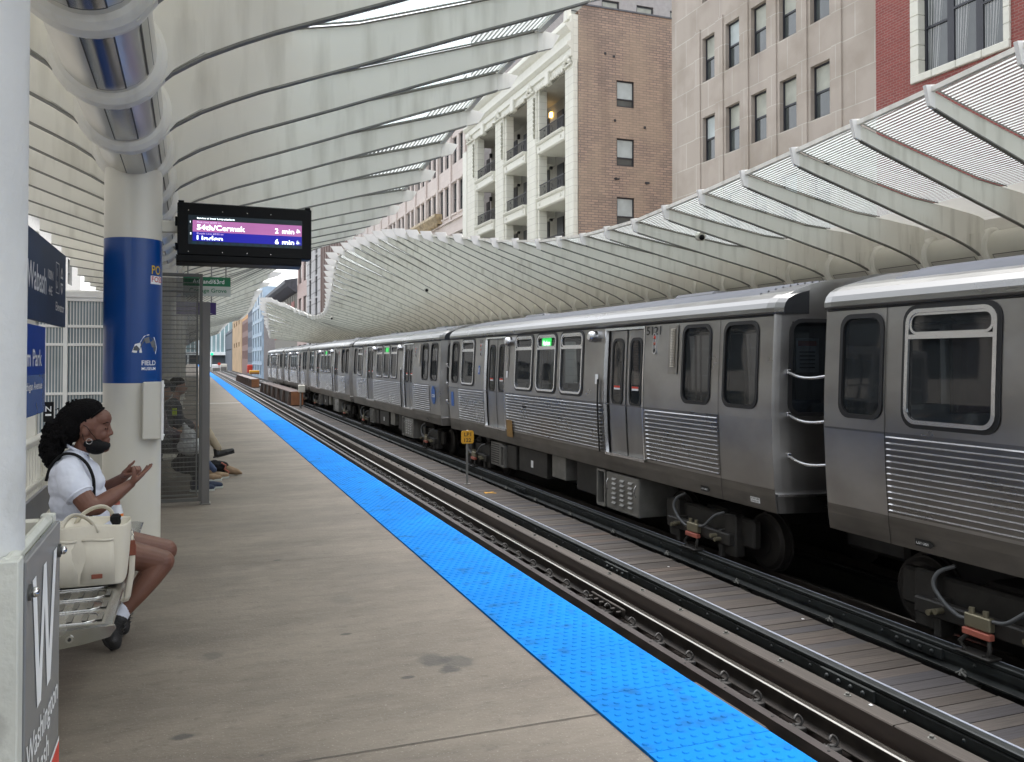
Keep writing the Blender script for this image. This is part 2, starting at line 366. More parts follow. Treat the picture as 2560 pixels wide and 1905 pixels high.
    bn = nt.nodes.new('ShaderNodeBump'); bn.inputs['Strength'].default_value = .25; bn.inputs['Distance'].default_value = .01; L(nz((45,45,45), 3), bn.inputs['Height']); L(bn.outputs[0], p.inputs['Normal'])
    return m
M['concrete'] = mk_concrete()
def mk_planks():
    m, nt, p = newmat('walkway_boards'); L = nt.links.new
    g = nt.nodes.new('ShaderNodeNewGeometry'); sp = nt.nodes.new('ShaderNodeSeparateXYZ'); L(g.outputs['Position'], sp.inputs[0])
    d = nt.nodes.new('ShaderNodeMath'); d.operation = 'DIVIDE'; L(sp.outputs[1], d.inputs[0]); d.inputs[1].default_value = .148
    fl = nt.nodes.new('ShaderNodeMath'); fl.operation = 'FLOOR'; L(d.outputs[0], fl.inputs[0])
    wn = nt.nodes.new('ShaderNodeTexWhiteNoise'); wn.noise_dimensions = '1D'; L(fl.outputs[0], wn.inputs['W'])
    r = nt.nodes.new('ShaderNodeValToRGB'); L(wn.outputs['Value'], r.inputs[0]); e = r.color_ramp.elements
    e[0].position = 0; e[0].color = (.055,.047,.042,1); e[1].position = 1; e[1].color = (.165,.122,.095,1)
    for ps, c in ((.3,(.125,.108,.093,1)),(.5,(.058,.060,.075,1)),(.7,(.135,.120,.105,1)),(.85,(.098,.090,.085,1))): x = e.new(ps); x.color = c
    n = nt.nodes.new('ShaderNodeTexNoise'); n.inputs['Scale'].default_value = 1; n.inputs['Detail'].default_value = 6; L(vmath(nt, 'MULTIPLY', g.outputs['Position'], (3,45,3)), n.inputs['Vector'])
    mr = nt.nodes.new('ShaderNodeMapRange'); L(n.outputs['Fac'], mr.inputs[0]); mr.inputs[1].default_value = .4; mr.inputs[2].default_value = .7; mr.inputs[4].default_value = .6
    mx = nt.nodes.new('ShaderNodeMix'); mx.data_type = 'RGBA'; dk = nt.nodes.new('ShaderNodeMix'); dk.data_type = 'RGBA'; dk.blend_type = 'MULTIPLY'; dk.inputs[0].default_value = 1; L(r.outputs[0], dk.inputs[6]); dk.inputs[7].default_value = (.68,.63,.60,1); L(mr.outputs[0], mx.inputs[0]); L(dk.outputs[2], mx.inputs[6]); mx.inputs[7].default_value = (.03,.026,.023,1)
    L(mx.outputs[2], p.inputs['Base Color']); p.inputs['Roughness'].default_value = .72
    bn = nt.nodes.new('ShaderNodeBump'); bn.inputs['Strength'].default_value = .4; bn.inputs['Distance'].default_value = .01; L(n.outputs['Fac'], bn.inputs['Height']); L(bn.outputs[0], p.inputs['Normal'])
    return m
M['planks'] = mk_planks()
def mk_roofglass():
    m, nt, p = newmat('fritted_roof_glass'); L = nt.links.new
    g = nt.nodes.new('ShaderNodeNewGeometry'); sp = nt.nodes.new('ShaderNodeSeparateXYZ'); L(g.outputs['Position'], sp.inputs[0])
    d = nt.nodes.new('ShaderNodeMath'); d.operation = 'MULTIPLY'; L(sp.outputs[0], d.inputs[0]); d.inputs[1].default_value = 1/.052
    fr = nt.nodes.new('ShaderNodeMath'); fr.operation = 'FRACT'; L(d.outputs[0], fr.inputs[0])
    gt = nt.nodes.new('ShaderNodeMath'); gt.operation = 'GREATER_THAN'; L(fr.outputs[0], gt.inputs[0]); gt.inputs[1].default_value = .56
    t = nt.nodes.new('ShaderNodeBsdfTransparent'); t.inputs[0].default_value = (.52,.60,.58,1)
    gl = nt.nodes.new('ShaderNodeBsdfGlossy'); gl.inputs['Roughness'].default_value = .03; gl.inputs[0].default_value = (.8,.85,.85,1)
    a = nt.nodes.new('ShaderNodeMixShader'); a.inputs[0].default_value = .22; L(t.outputs[0], a.inputs[1]); L(gl.outputs[0], a.inputs[2])
    df = nt.nodes.new('ShaderNodeBsdfDiffuse'); df.inputs[0].default_value = (.66,.69,.68,1); tl = nt.nodes.new('ShaderNodeBsdfTranslucent'); tl.inputs[0].default_value = (.68,.72,.71,1)
    w2 = nt.nodes.new('ShaderNodeMixShader'); w2.inputs[0].default_value = .55; L(df.outputs[0], w2.inputs[1]); L(tl.outputs[0], w2.inputs[2])
    f = nt.nodes.new('ShaderNodeMixShader'); L(gt.outputs[0], f.inputs[0]); L(a.outputs[0], f.inputs[1]); L(w2.outputs[0], f.inputs[2])
    ff = nt.nodes.new('ShaderNodeMixShader'); ff.inputs[0].default_value = .10; L(f.outputs[0], ff.inputs[1]); L(w2.outputs[0], ff.inputs[2]); L(ff.outputs[0], nt.nodes['Material Output'].inputs[0]); return m
M['roofglass'] = mk_roofglass()
def mk_screen(name, ax, px, pz, wx, wz, col, through):
    # wire-laminated glass: fine wires on a darkened pane
    m, nt, p = newmat(name); L = nt.links.new
    g = nt.nodes.new('ShaderNodeNewGeometry'); sp = nt.nodes.new('ShaderNodeSeparateXYZ'); L(g.outputs['Position'], sp.inputs[0])
    def ln(i, per, wd):
        d = nt.nodes.new('ShaderNodeMath'); d.operation = 'DIVIDE'; L(sp.outputs[i], d.inputs[0]); d.inputs[1].default_value = per
        fr = nt.nodes.new('ShaderNodeMath'); fr.operation = 'FRACT'; L(d.outputs[0], fr.inputs[0])
        lt = nt.nodes.new('ShaderNodeMath'); lt.operation = 'LESS_THAN'; L(fr.outputs[0], lt.inputs[0]); lt.inputs[1].default_value = wd; return lt.outputs[0]
    mxm = nt.nodes.new('ShaderNodeMath'); mxm.operation = 'MAXIMUM'; L(ln(ax, px, wx), mxm.inputs[0]); L(ln(2, pz, wz), mxm.inputs[1])
    p.inputs['Base Color'].default_value = col + (1,); p.inputs['Roughness'].default_value = .35; p.inputs['Metallic'].default_value = .3
    t = nt.nodes.new('ShaderNodeBsdfTransparent'); t.inputs[0].default_value = (through, through, through*.98, 1)
    gl = nt.nodes.new('ShaderNodeBsdfGlossy'); gl.inputs['Roughness'].default_value = .05; gl.inputs[0].default_value = (.6,.6,.6,1)
    a = nt.nodes.new('ShaderNodeMixShader'); a.inputs[0].default_value = .10; L(t.outputs[0], a.inputs[1]); L(gl.outputs[0], a.inputs[2])
    f = nt.nodes.new('ShaderNodeMixShader'); L(mxm.outputs[0], f.inputs[0]); L(a.outputs[0], f.inputs[1]); L(p.outputs[0], f.inputs[2])
    L(f.outputs[0], nt.nodes['Material Output'].inputs[0]); return m
M['wireglass'] = mk_screen('wired_shelter_glass', 0, .014, .052, .16, .16, (.10,.10,.095), .36)

# ------------------------------------------------------------------ ground, platform, tracks
YF = 330.0
tag(MB().box(-400, 500, -60, 900, -6.6, -6.5).build('street', M['asphalt']), kind='structure')
pl = MB()
pl.box(-1.25, 1.735, -3, YF, -.30, 0)
pl.box(1.735, 2.30, -3, YF, -.30, -.004)
tag(pl.build('platform', M['concrete']), kind='structure')
jm = MB()
for y in [3.49 - 7, 3.49, 7.0, 10.5, 14, 17.5, 21, 24.5, 28, 33.1, 38, 45, 52, 59]:
    sk = (y + .005) if y > 0 else y
    wd = .006 if y not in (7.0, 14, 21, 28) else .004
    jm.add([(-1.2, sk, .0035), (1.73, sk-.015, .0035), (1.73, sk-.015+wd, .0035), (-1.2, sk+wd, .0035)], [(0,1,2,3)])
tag(jm.build('platform_joint_seams', pm('joint_seam', (.06,.052,.045), .8)), kind='structure')
tag(MB().box(-1.1, 2.3, 32.95, 33.12, .003, .006).build('expansion_plate', M['greensgn2']), 'pale metal expansion plate laid across the far platform', 'floor plate')
# tactile edge with truncated domes
ts = MB(); yy_ = -3.05
while yy_ < 26: ts.box(1.737, 2.325, yy_, yy_+.606, -.003, .012); yy_ += .61
ts.box(1.737, 2.325, yy_, YF, -.003, .012)
ys = .06
for j in range(int(22/ys)):
    y = 1.2 + j * ys
    for i in range(10):
        x = 1.765 + i * .058 + (.029 if j % 2 else 0)
        if x > 2.31: continue
        n = 8 if y < 9 else 6; r0, r1, h = .0170, .0115, .0045
        V = []; 
        for (r, z) in ((r0, .012), (r1, .012 + h)):
            for k in range(n): t = 2*math.pi*k/n; V.append((x + r*math.cos(t), y + r*math.sin(t), z))
        ts.add(V, [(k, (k+1) % n, n+(k+1) % n, n+k) for k in range(n)] + [tuple(range(n, 2*n))])
tag(ts.build('tactile_edge_strip', M['blue']), 'bright blue tactile warning strip with raised domes along the platform edge', 'tactile strip')
ef = MB(); ef.box(2.18, 2.30, -3, YF, -.62, -.304)
ef.build('platform_edge_beam', M['under'])['kind'] = 'structure'
wd = MB(); wd.bbox(2.30, 2.42, 3.15, 3.75, -.16, -.03, .02)
tag(wd.build('edge_timber', M['timber']), 'weathered wooden rub block bolted on the platform edge', 'timber block')
# far platform, and an added near-black sheet painting the dark under the tracks
tag(MB().box(9.03, 14.5, -20, 92, -2.4, -.02).build('far_platform', pm('far_platform_side', (.035,.032,.03), .9)), kind='structure')
tag(MB().box(9.03, 13.2, -20, 92, -.016, 0).build('far_platform_floor', pm('far_floor', (.34,.32,.29), .7)), kind='structure')
tag(MB().box(2.0, 14.5, -20, YF, -2.6, -2.5).build('track_shade_sheet', pm('shade_black', (.012,.011,.010), .95)), kind='structure')

def rail_mb(xc, ztop, hw=.036, h=.15, y0=-3, y1=YF, top=1):
    m = MB()
    prof = [(-.07,-h),(.07,-h),(.07,-h+.012),(.012,-h+.03),(.010,-.042),(hw,-.032),(hw,-.008),(hw*.7,0),(-hw*.7,0),(-hw,-.008),(-hw,-.032),(-.010,-.042),(-.012,-h+.03),(-.07,-h+.012)]
    n = len(prof); V = [(xc+a, y0, ztop+b_) for a, b_ in prof] + [(xc+a, y1, ztop+b_) for a, b_ in prof]
    for i in range(n): m.add([V[i], V[(i+1) % n], V[n+(i+1) % n], V[n+i]], [(0,1,2,3)], top if i in (6,7,8) else 0)
    m.add(V, [tuple(range(n))[::-1], tuple(range(n, 2*n))])
    return m
ZT = -1.05
def clip_mb(x, y, side):
    m = MB(); z = ZT - .145
    m.bbox(x - .05, x + .05, y - .05, y + .05, z - .03, z + .012, .006)
    pts = []
    for k in range(13):
        a = -2.6 + k * 5.2 / 12
        pts.append((x + side*(.0 + .046*math.cos(a)*.9), y + .0, z + .05 + .040*math.sin(a)))
    m.path([(p[0], y + .010*math.sin(i*.9), p[2]) for i, p in enumerate(pts)], .011, 6)
    m.path([(x - side*.04, y - .03, z+.02), (x - side*.075, y, z+.035), (x - side*.04, y + .035, z+.02)], .009, 6)
    return m
def running_rail(xc, label, clips):
    t = thing('running_rail', (xc, 0, ZT), label, 'rail', 'running rails of the two tracks')
    rail_mb(xc, ZT).build('rail_section', [M['rail'], M['railtop']], t)
    if clips:
        c0 = None
        k = 0; y = 3.1
        while y < 24:
            if c0 is None: c0 = clip_mb(xc - .125, 0, 1).build('rail_clip', M['clip'], t); c0.location.y = y; base = c0
            else:
                c = base.copy(); COL.objects.link(c); c.location.y = y
            y += (.46, .30, .52, .58, .38, .5)[k % 6] if y < 6 else .55; k += 1
        bj = MB(); bj.bbox(xc-.085, xc-.055, 8.2, 9.0, ZT-.12, ZT-.045, .005)
        for q in range(6): bj.cyl((xc-.14, 8.26+q*.136, ZT-.085), (xc-.085, 8.26+q*.136, ZT-.085), .018, n=6)
        bj.build('joint_bar', M['rail'], t)
    return t
running_rail(3.055, 'rusty running rail hidden nearest the platform edge', False)
running_rail(4.455, 'rail with shiny worn head and spring clips beside the brown guard timber', True)
running_rail(6.91, 'dark running rail under the near wheels of the train', False)
running_rail(8.35, 'dark running rail under the far wheels of the train', False)
# inner guard strip
gs = MB()
gs.prism([(4.17,-1.34),(4.19,-1.34),(4.19,-1.165),(4.25,-1.165),(4.25,-1.15),(4.17,-1.15)], 'y', -3, YF)
for k in range(60): gs.cyl((4.21, 3.0+k*.62, -1.152), (4.21, 3.0+k*.62, -1.147), .012, n=8, mi=1)
tag(gs.build('inner_guard_angle', [pm('guard_angle_steel', (.075,.066,.064), .42, .6, var=.25, sc_=(10,2,10)), M['rubber']]), 'flat dark steel guard angle between platform edge and rail clips', 'guard rail')
# guard timber
gt = MB()
gt.prism([(4.565,-1.30),(4.72,-1.30),(4.72,-.935),(4.712,-.93),(4.573,-.93),(4.565,-.938)], 'y', -3, 4.62, 0)
gt.prism([(4.565,-1.30),(4.72,-1.30),(4.72,-.938),(4.712,-.933),(4.573,-.933),(4.565,-.941)], 'y', 4.635, 18, 0)
gt.prism([(4.565,-1.30),(4.72,-1.30),(4.72,-.935),(4.573,-.93),(4.565,-.938)], 'y', 18.01, YF, 0)
gtb = thing('guard_timber', (4.64, 0, -1.0), 'long brown guard timber between shiny rail and first contact rail', 'guard timber')
gt.add([(4.5635,-3,-1.29),(4.5635,YF,-1.29),(4.5635,YF,-.945),(4.5635,-3,-.945)], [(0,1,2,3)], 1)
gt.build('timber_beam', [M['timber'], M['timber_side']], gtb)
b0 = MB(); b0.cyl((0,0,0),(0,0,.006),.028,n=10).cyl((0,0,.006),(0,0,.022),.016,n=6)
b0 = b0.build('lag_bolt', M['railflange'], gtb, rel=False); b0.location = (.01, 3.6, .066)
for k in range(1, 40):
    c = b0.copy(); COL.objects.link(c); c.location.y = 3.6 + k * .78
# ties
tie0 = MB().bbox(2.55, 4.95, -.11, .11, -1.52, -1.31, .01).build('wooden_tie', M['tie'])
tag(tie0, 'dark timber tie in the gap beneath the near track', 'railway tie', 'ties under the near track'); tie0.location.y = 2.4
for k in range(1, 75): c = tie0.copy(); COL.objects.link(c); c.location.y = 2.4 + k * .55
lb = MB()
for x in (2.9, 4.7): lb.box(x-.12, x+.12, -3, YF, -2.3, -1.53)
for x in (6.75, 8.5): lb.box(x-.12, x+.12, -3, YF, -2.3, -1.3)
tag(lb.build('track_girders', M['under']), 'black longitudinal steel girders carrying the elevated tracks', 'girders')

def contact_rail(xc, side, label):
    # side: -1 web bars on the platform side
    t = thing('contact_rail', (xc, 0, -1.0), label, 'contact rail', 'contact rails beside the walkway')
    m = MB()
    m.prism([(xc-.10,-1.135),(xc+.10,-1.135),(xc+.10,-1.12),(xc+.03,-1.10),(xc+.03,-.985),(xc+.055,-.975),(xc+.055,-.953),(xc+.045,-.948),(xc-.035,-.948),(xc-.045,-.955),(xc-.045,-.975),(xc-.03,-.985),(xc-.03,-1.10),(xc-.10,-1.12)], 'y', -3, YF, 0)
    m.box(xc+(.026 if xc < 6 else .040), xc+.050, -3, YF, -.9475, -.9445, 1)      # worn contact surface
    m.box(xc-.102, xc-.060, -3, YF, -1.1225, -1.1195, 2)
    m.box(xc-.052, xc-.032, -3, YF, -1.06, -.998, 0)
    m.build('rail_section', [M['railgrey'], M['railtop2'], M['railflange']], t)
    b = MB(); b.ell((xc-.055, 0, -1.03), (.012,.016,.016), nu=8, nv=5); b = b.build('rivet', M['railgrey'], t); b.location.y = 3.4
    for k in range(1, 45): c = b.copy(); COL.objects.link(c); c.location.y = 3.4 + k * .52
    s = MB()
    s.bbox(xc-.082, xc-.052, -.30, .30, -1.075, -.985, .004)
    for q in range(4): s.ell((xc-.088, -.2+q*.135, -1.03), (.02,.022,.022), nu=8, nv=6)
    s = s.build('splice_bar', M['railgrey'], t); s.location.y = 5.55 if xc < 6 else 6.1
    c = s.copy(); COL.objects.link(c); c.location.y = 9.55 if xc < 6 else 16.2
    i0 = MB(); i0.cyl((xc, 0, -1.30), (xc, 0, -1.15), .05, n=12); i0.cyl((xc, 0, -1.22), (xc, 0, -1.20), .075, n=12)
    i0.cyl((xc,0,-1.17),(xc,0,-1.15),.07,n=12); i0.bbox(xc-.14, xc-.09, -.03, .03, -1.13, -1.085, .01); i0.path([(xc-.15,0,-1.12),(xc-.12,0,-1.07),(xc-.09,0,-1.10)], .012, 6)
    i0.path([(xc-.13,-.05,-1.12),(xc-.135,0,-1.09),(xc-.13,.05,-1.12)], .012, 6)
    i0 = i0.build('insulator', M['railflange'], t); i0.location.y = 4.35 if xc < 6 else 5.55
    for k in range(1, 16): c = i0.copy(); COL.objects.link(c); c.location.y = i0.location.y + k * 1.62
contact_rail(5.06, -1, 'black contact rail with silver head on the platform side of the walkway boards')
contact_rail(6.36, -1, 'black contact rail beneath the side of the train beyond the walkway boards')
# walkway
wk = MB(); y = -2.96
for k in range(300):
    wk.box(5.17, 5.86 + rnd.uniform(-.012,.012), y + .004, y + .144, -1.04, -1.0 + rnd.uniform(-.003,.003)); y += .148
wk.box(5.17, 5.86, y, YF, -1.04, -1.0)
tag(wk.build('walkway_boards', M['planks']), kind='structure')
sup = MB(); sup.box(5.2, 5.3, -3, YF, -1.25, -1.045); sup.box(5.7, 5.8, -3, YF, -1.25, -1.045)
sup.build('walkway_bearers', M['under'])['kind'] = 'structure'
for (x, y, lab) in ((5.62, 9.35, 'white scrap of litter lying on the boards near the middle'), (5.75, 7.0, 'white scrap of litter on the boards nearest the camera'), (4.67, 4.95, 'white chip lying on top of the guard timber')):
    z = -.999 if x > 5 else -.929
    tag(MB().prism([(x-.012,y-.01),(x+.012,y-.014),(x+.015,y+.012),(x-.008,y+.014)], 'z', z, z+.004).build('litter_scrap', M['white']), lab, 'litter')
tag(MB().prism([(5.36,15.68),(5.45,15.72),(5.56,15.62),(5.58,15.66),(5.50,15.76),(5.60,15.86),(5.46,15.79),(5.38,15.84)], 'z', -.996, -.992).build('paint_mark', M['yellow']), 'yellow survey paint mark on the boards below the yellow marker sign', 'paint mark')
# girder boxes beyond
def girder(y0, y1, label):
    t = thing('stiffened_girder', (5.6, y0, -1.0), label, 'steel girder', 'girders rising between the tracks')
    MB().box(5.34, 5.86, y0+.03, y1, -1.0, -.25).build('web', M['girder'], t)
    MB().box(5.22, 5.95, y0+.03, y1, -.248, -.19).build('top_flange', pm('flange_brown', (.10,.06,.05), .5), t)
    e = MB(); e.box(5.26, 5.93, y0-.03, y0+.028, -.95, -.20); e.build('end_plate', M['orangebox'], t)
    n = max(4, int((y1-y0)/2.7))
    for k in range(n):
        yy = y0 + .8 + (y1-y0-1) * k / (n-1)
        s = MB(); s.prism([(5.338,-1.0),(5.12,-1.0),(5.24,-.25),(5.338,-.25)], 'y', yy, yy+.09); s.build('stiffener', pm('stiffener_brown', (.17,.12,.10), .5) if 'stiffener_brown' not in bpy.data.materials else bpy.data.materials['stiffener_brown'], t)
girder(49.0, 70.5, 'nearer brown ribbed steel girder with orange end plate between the tracks')
girder(82.0, 109.0, 'farther brown ribbed steel girder with orange end plate between the tracks')
t = thing('signal_box', (5.6, 47.0, -1.0), 'small beige box on a post before the nearer brown girder', 'signal box')
MB().cyl((5.5,46.6,-1),(5.5,46.6,-.15),.05).build('post', M['postmetal'], t); MB().bbox(5.38,5.72,46.4,46.8,-.15,.25,.03).build('case', M['cream_col'], t)
# ------------------------------------------------------------------ canopies
def interp(tab, y):
    if y <= tab[0][0]: return tab[0][1:]
    for a, b in zip(tab, tab[1:]):
        if y <= b[0]:
            t = (y - a[0]) / (b[0] - a[0]); t = t*t*(3-2*t) if b[0]-a[0] > 3 else t
            return tuple(p*(1-t)+q*t for p, q in zip(a[1:], b[1:]))
    return tab[-1][1:]
# (Y, tip X, height of the lower edge at the tip, crest factor)
TL = [(-3,3.41,5.05,.1),(3,3.41,4.9,0),(7.7,3.41,4.68,0),(14.7,3.45,4.17,0),(17.5,3.3,4.15,0),(20.6,3.3,4.43,.2),(26,3.4,4.94,.6),(31,3.4,5.2,1),(33,3.31,5.14,1),(34.2,3.1,4.89,.8),(35.3,2.9,4.63,.5),(36.5,2.7,4.32,.2),(45,2.84,3.98,0),(55,3.0,4.1,.2),(62,3.2,4.7,.6),(68,3.0,4.9,.8),(80,2.7,4.3,.2),(95,2.8,4.3,0)]
TR_ = [(-3,7.98,5.23,.1),(4,7.98,4.98,0),(7.5,7.98,4.58,0),(9.8,7.95,4.40,0),(12.2,7.93,4.23,0),(14.5,7.95,4.11,0),(16.8,7.96,4.15,0),(19.2,7.86,4.33,.05),(21.5,7.57,4.63,.2),(23.8,7.27,5.01,.45),(26.2,6.95,5.39,.65),(28.5,6.64,5.76,.85),(30.5,6.45,5.98,1),(35.5,6.07,6.13,1),(36.7,5.84,6.11,1),(37.8,5.81,5.99,1),(40.2,6.04,5.70,.9),(42.5,6.35,5.38,.8),(44.8,6.66,5.01,.6),(47.2,6.97,4.68,.4),(49.5,7.24,4.48,.2),(51.8,7.43,4.33,0),(54.1,7.5,4.23,0),(57.6,7.46,4.31,0),(61,7.1,4.78,.2),(65,6.3,5.53,.7),(69,5.6,6.13,1),(71.5,5.43,6.28,1),(74,5.6,5.83,1),(79,6.3,4.73,.7),(84,6.95,3.88,.3),(87,7.2,3.73,0)]
KN = ((0,0),(.05,.10),(.11,.177),(.2,.27),(.413,.46),(.7,.725),(.92,.923),(1,1))
KH = ((0,.62),(.11,.50),(.413,.31),(.7,.24),(.92,.20),(1,.19))
def lin(T, s):
    for a, b in zip(T, T[1:]):
        if s <= b[0]: return a[1] + (b[1]-a[1]) * (s-a[0]) / (b[0]-a[0])
    return T[-1][1]
def wing(xs, z0, xt, zt, sgn, N=14):
    bot = []; top = []
    for i in range(N+1):
        s = (i/N)**1.25
        x = xs + (xt - xs) * s; zb = z0 + (zt - z0) * lin(KN, s); bot.append((x, zb)); top.append((x, zb + lin(KH, s)))
    return bot, top
TUBE_R = .27; TZ = 3.36
def left_tip(Y):      # outer, shorter wing (spine-relative x, z)
    return (1.72, 3.95 - .055*max(0, min(Y-8, 12)) + .15*math.sin((Y-28)/35*6.28)*(1 if Y > 24 else 0))
def canopy(name, label, spine, sgn, tab, y0, y1, cols, wingname):
    # sgn=+1: main wing toward +X (our platform); -1: toward -X (far platform)
    root = thing(name, (spine, 0, TZ), label, 'canopy')
    nb = 0; prev = None; ribsp = 1.166
    tube = MB(); deck = MB(); ribs = []
    tube.cyl((spine, y0-.5, TZ), (spine, y1+.3, TZ), TUBE_R - .012, n=40, caps=True)
    tube.build('spine_tube', M['cream_col'], root)
    k = 0; Y = y0; T = .042
    while Y < y1:
        xt, zt, cr = interp(tab, Y)
        xs = spine + sgn * .22; N = 14
        bot, top = wing(xs, 3.17, xt - sgn*(.25 if sgn > 0 else .10+.2*cr), zt - .06, sgn)
        lx, lz = left_tip(Y)
        bot2, top2 = wing(spine - sgn*.22, 3.17, spine - sgn*lx, lz, -sgn, 9)
        m = MB()
        far = Y > 50
        def blade(bt, tp):
            n = len(bt)
            for yy, fl in ((Y - T/2, 0), (Y + T/2, 1)):
                V = [(x, yy, z) for x, z in bt] + [(x, yy, z) for x, z in tp]
                m.add(V, [(i, i+1, n+i+1, n+i) if not fl else (i, n+i, n+i+1, i+1) for i in range(n-1)], 0, True)
            V = [(x, Y-T/2-.008, z-.008) for x, z in bt] + [(x, Y+T/2+.008, z-.008) for x, z in bt]
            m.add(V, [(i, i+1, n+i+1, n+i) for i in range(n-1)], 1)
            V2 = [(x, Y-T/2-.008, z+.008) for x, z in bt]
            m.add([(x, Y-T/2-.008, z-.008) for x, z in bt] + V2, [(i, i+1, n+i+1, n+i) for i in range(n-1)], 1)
            V = [(x, Y-T/2, z) for x, z in tp] + [(x, Y+T/2, z) for x, z in tp]
            m.add(V, [(i, i+1, n+i+1, n+i) for i in range(n-1)], 0)
            x, z = bt[-1]; x2, z2 = tp[-1]
            m.add([(x,Y-T/2,z),(x,Y+T/2,z),(x2,Y+T/2,z2),(x2,Y-T/2,z2)], [(0,1,2,3)])
        blade(bot, top); blade(bot2, top2)
        # collar round the tube: a sweeping ring
        n = 36 if Y < 30 else 16
        for r0, r1, a, b in ((.25,.285,-.10,-.085),(.285,.312,-.085,-.05),(.312,.320,-.05,0),(.320,.312,0,.05),(.312,.285,.05,.085),(.285,.25,.085,.10)):
            V = []
            for (r, dy) in ((r0, a), (r1, b)):
                for i in range(n): t = 2*math.pi*i/n; V.append((spine + r*math.cos(t), Y+dy, TZ + r*math.sin(t)))
            m.add(V, [(i, (i+1) % n, n+(i+1) % n, n+i) for i in range(n)], 0, True)
        # gusset that blends ring into wings
        for sg, bt in ((sgn, bot), (-sgn, bot2)):
            pts = [(spine + sg*.10, TZ - .285)]
            for i in range(6):
                t = -1.2 + i*.30; pts.append((spine + sg*.30*math.cos(t), TZ + .30*math.sin(t)))
            pts2 = [(spine + sg*.12, 3.07), (spine+sg*.22, 3.13), (bt[1][0], bt[1][1]+.01), (bt[2][0], bt[2][1]+.02), (bt[2][0], bt[2][1]+.2), (spine + sg*.1, TZ+.25)]
            m.prism(pts2, 'y', Y - .034, Y + .034, 0)
        # fin at the tip
        fw = (.20 if sgn > 0 else .10) + .46*cr; fh = (.0 if sgn > 0 else .07) + .12*cr
        x0 = bot[-1][0]; zb = bot[-1][1]; ft = top[-1][1]
        fin = MB(); fin.prism([(x0, zb), (x0 + sgn*fw*.8, zb + .07*fw/.26), (x0 + sgn*fw + sgn*.04, ft + fh), (x0 + sgn*max(0,(fw-.14-.28*cr)), ft + fh + .02), (x0, ft + .02)], 'y', Y - T*.6, Y + T*.6)
        rb = m.build('rib', [M['cream'], M['shade_edge_dark_bar']], root)
        fin.build('tip_fin', M['cream_light'] if (cr > .15 or sgn < 0) else M['cream'], rb)  # whiter tone puts skylight into the colour of crest and far fins
        cur = (Y, bot, top, bot2, top2)
        if prev:
            Yp, pb, pt, pb2, pt2 = prev
            # translucent deck from the spine to the start of the glass, and over the rear wing
            gi = 5; zo = .03
            A = [(x, Yp, z+zo) for x, z in pt[:gi+1]]; B = [(x, Y, z+zo) for x, z in top[:gi+1]]
            deck.strip(A, B, 0, True); 
            A = [(x, Yp, z+zo) for x, z in pt2]; B = [(x, Y, z+zo) for x, z in top2]
            deck.strip(B, A, 0, True)
            A0 = (spine + sgn*.22, Yp, pt[0][1]+zo); B0 = (spine + sgn*.22, Y, top[0][1]+zo); A1 = (spine - sgn*.22, Yp, pt2[0][1]+zo); B1 = (spine - sgn*.22, Y, top2[0][1]+zo)
            deck.add([A0, B0, B1, A1], [(0,1,2,3)]); deck.add([(spine, Yp, TZ+.2), (spine, Y, TZ+.2), (spine, Y, top[0][1]+zo), (spine, Yp, pt[0][1]+zo)], [(0,1,2,3)])
            g = MB(); d = .05
            A = [(x, Yp+d, z+zo) for x, z in pt[gi:]]; B = [(x, Y-d, z+zo) for x, z in top[gi:]]
            g.strip(A, B, 0)
            # dark glazing bars at both long sides and a cream end bar
            for (P_, s2) in ((A, -1), (B, 1)):
                Q = [(x, y + s2*.03, z) for x, y, z in P_]; Z2 = [(x, y, z-.018) for x, y, z in P_]
                g.strip(P_, Q, 1); g.strip(P_, Z2, 1)
            xa, ya, za = A[-1]; xb, yb, zb2 = B[-1]
            V = [(xa, ya-d, za-.03), (xb, yb+d, zb2-.03), (xb+sgn*.06, yb+d, zb2-.03), (xa+sgn*.06, ya-d, za-.03), (xa, ya-d, za+.03), (xb, yb+d, zb2+.03), (xb+sgn*.06, yb+d, zb2+.03), (xa+sgn*.06, ya-d, za+.03)]
            g.add(V, [(0,1,2,3),(4,5,6,7),(0,1,5,4),(3,2,6,7)], 2)
            g.build('glass_panel', [M['roofglass'], M['shade_edge_dark_bar'], M['cream']], root)
            # light covers set into the underside of the tube
            if Y < 45:
                q = MB()
                def arc(a0, a1, r, mi, ya=Yp+.16, yb=Y-.16):
                    n2 = 8; A_ = []; B_ = []
                    for i in range(n2+1):
                        t = R(a0 + (a1-a0)*i/n2); A_.append((spine + r*math.cos(t), ya, TZ + r*math.sin(t))); B_.append((spine + r*math.cos(t), yb, TZ + r*math.sin(t)))
                    q.strip(A_, B_, mi, True)
                arc(-150, -20, .2605, 2); arc(-148, -22, .2625, 1, Yp+.17, Y-.17)
                arc(-100, -66, .2645, 2, Yp+.165, Y-.165); arc(-98, -68, .266, 0, Yp+.18, Y-.18); arc(-37, -34, .2650, 2, Yp+.17, Y-.17)
                q.build('light_cover', [M['polish'], M['frost'], M['blackline']], root)
        prev = cur; Y += ribsp; k += 1
    deck.build('roof_deck', M['deck'], root)
    return root
c0 = canopy('platform_canopy', 'white ribbed canopy rolling like a wave over the near platform', -.45, 1, TL, 7.7 - 9*1.166, 95, None, None)
c1 = canopy('far_canopy', 'white ribbed canopy with glass panels behind the train over the far platform', 11.81, -1, TR_, 7.51 - 6*1.166, 87, None, None)
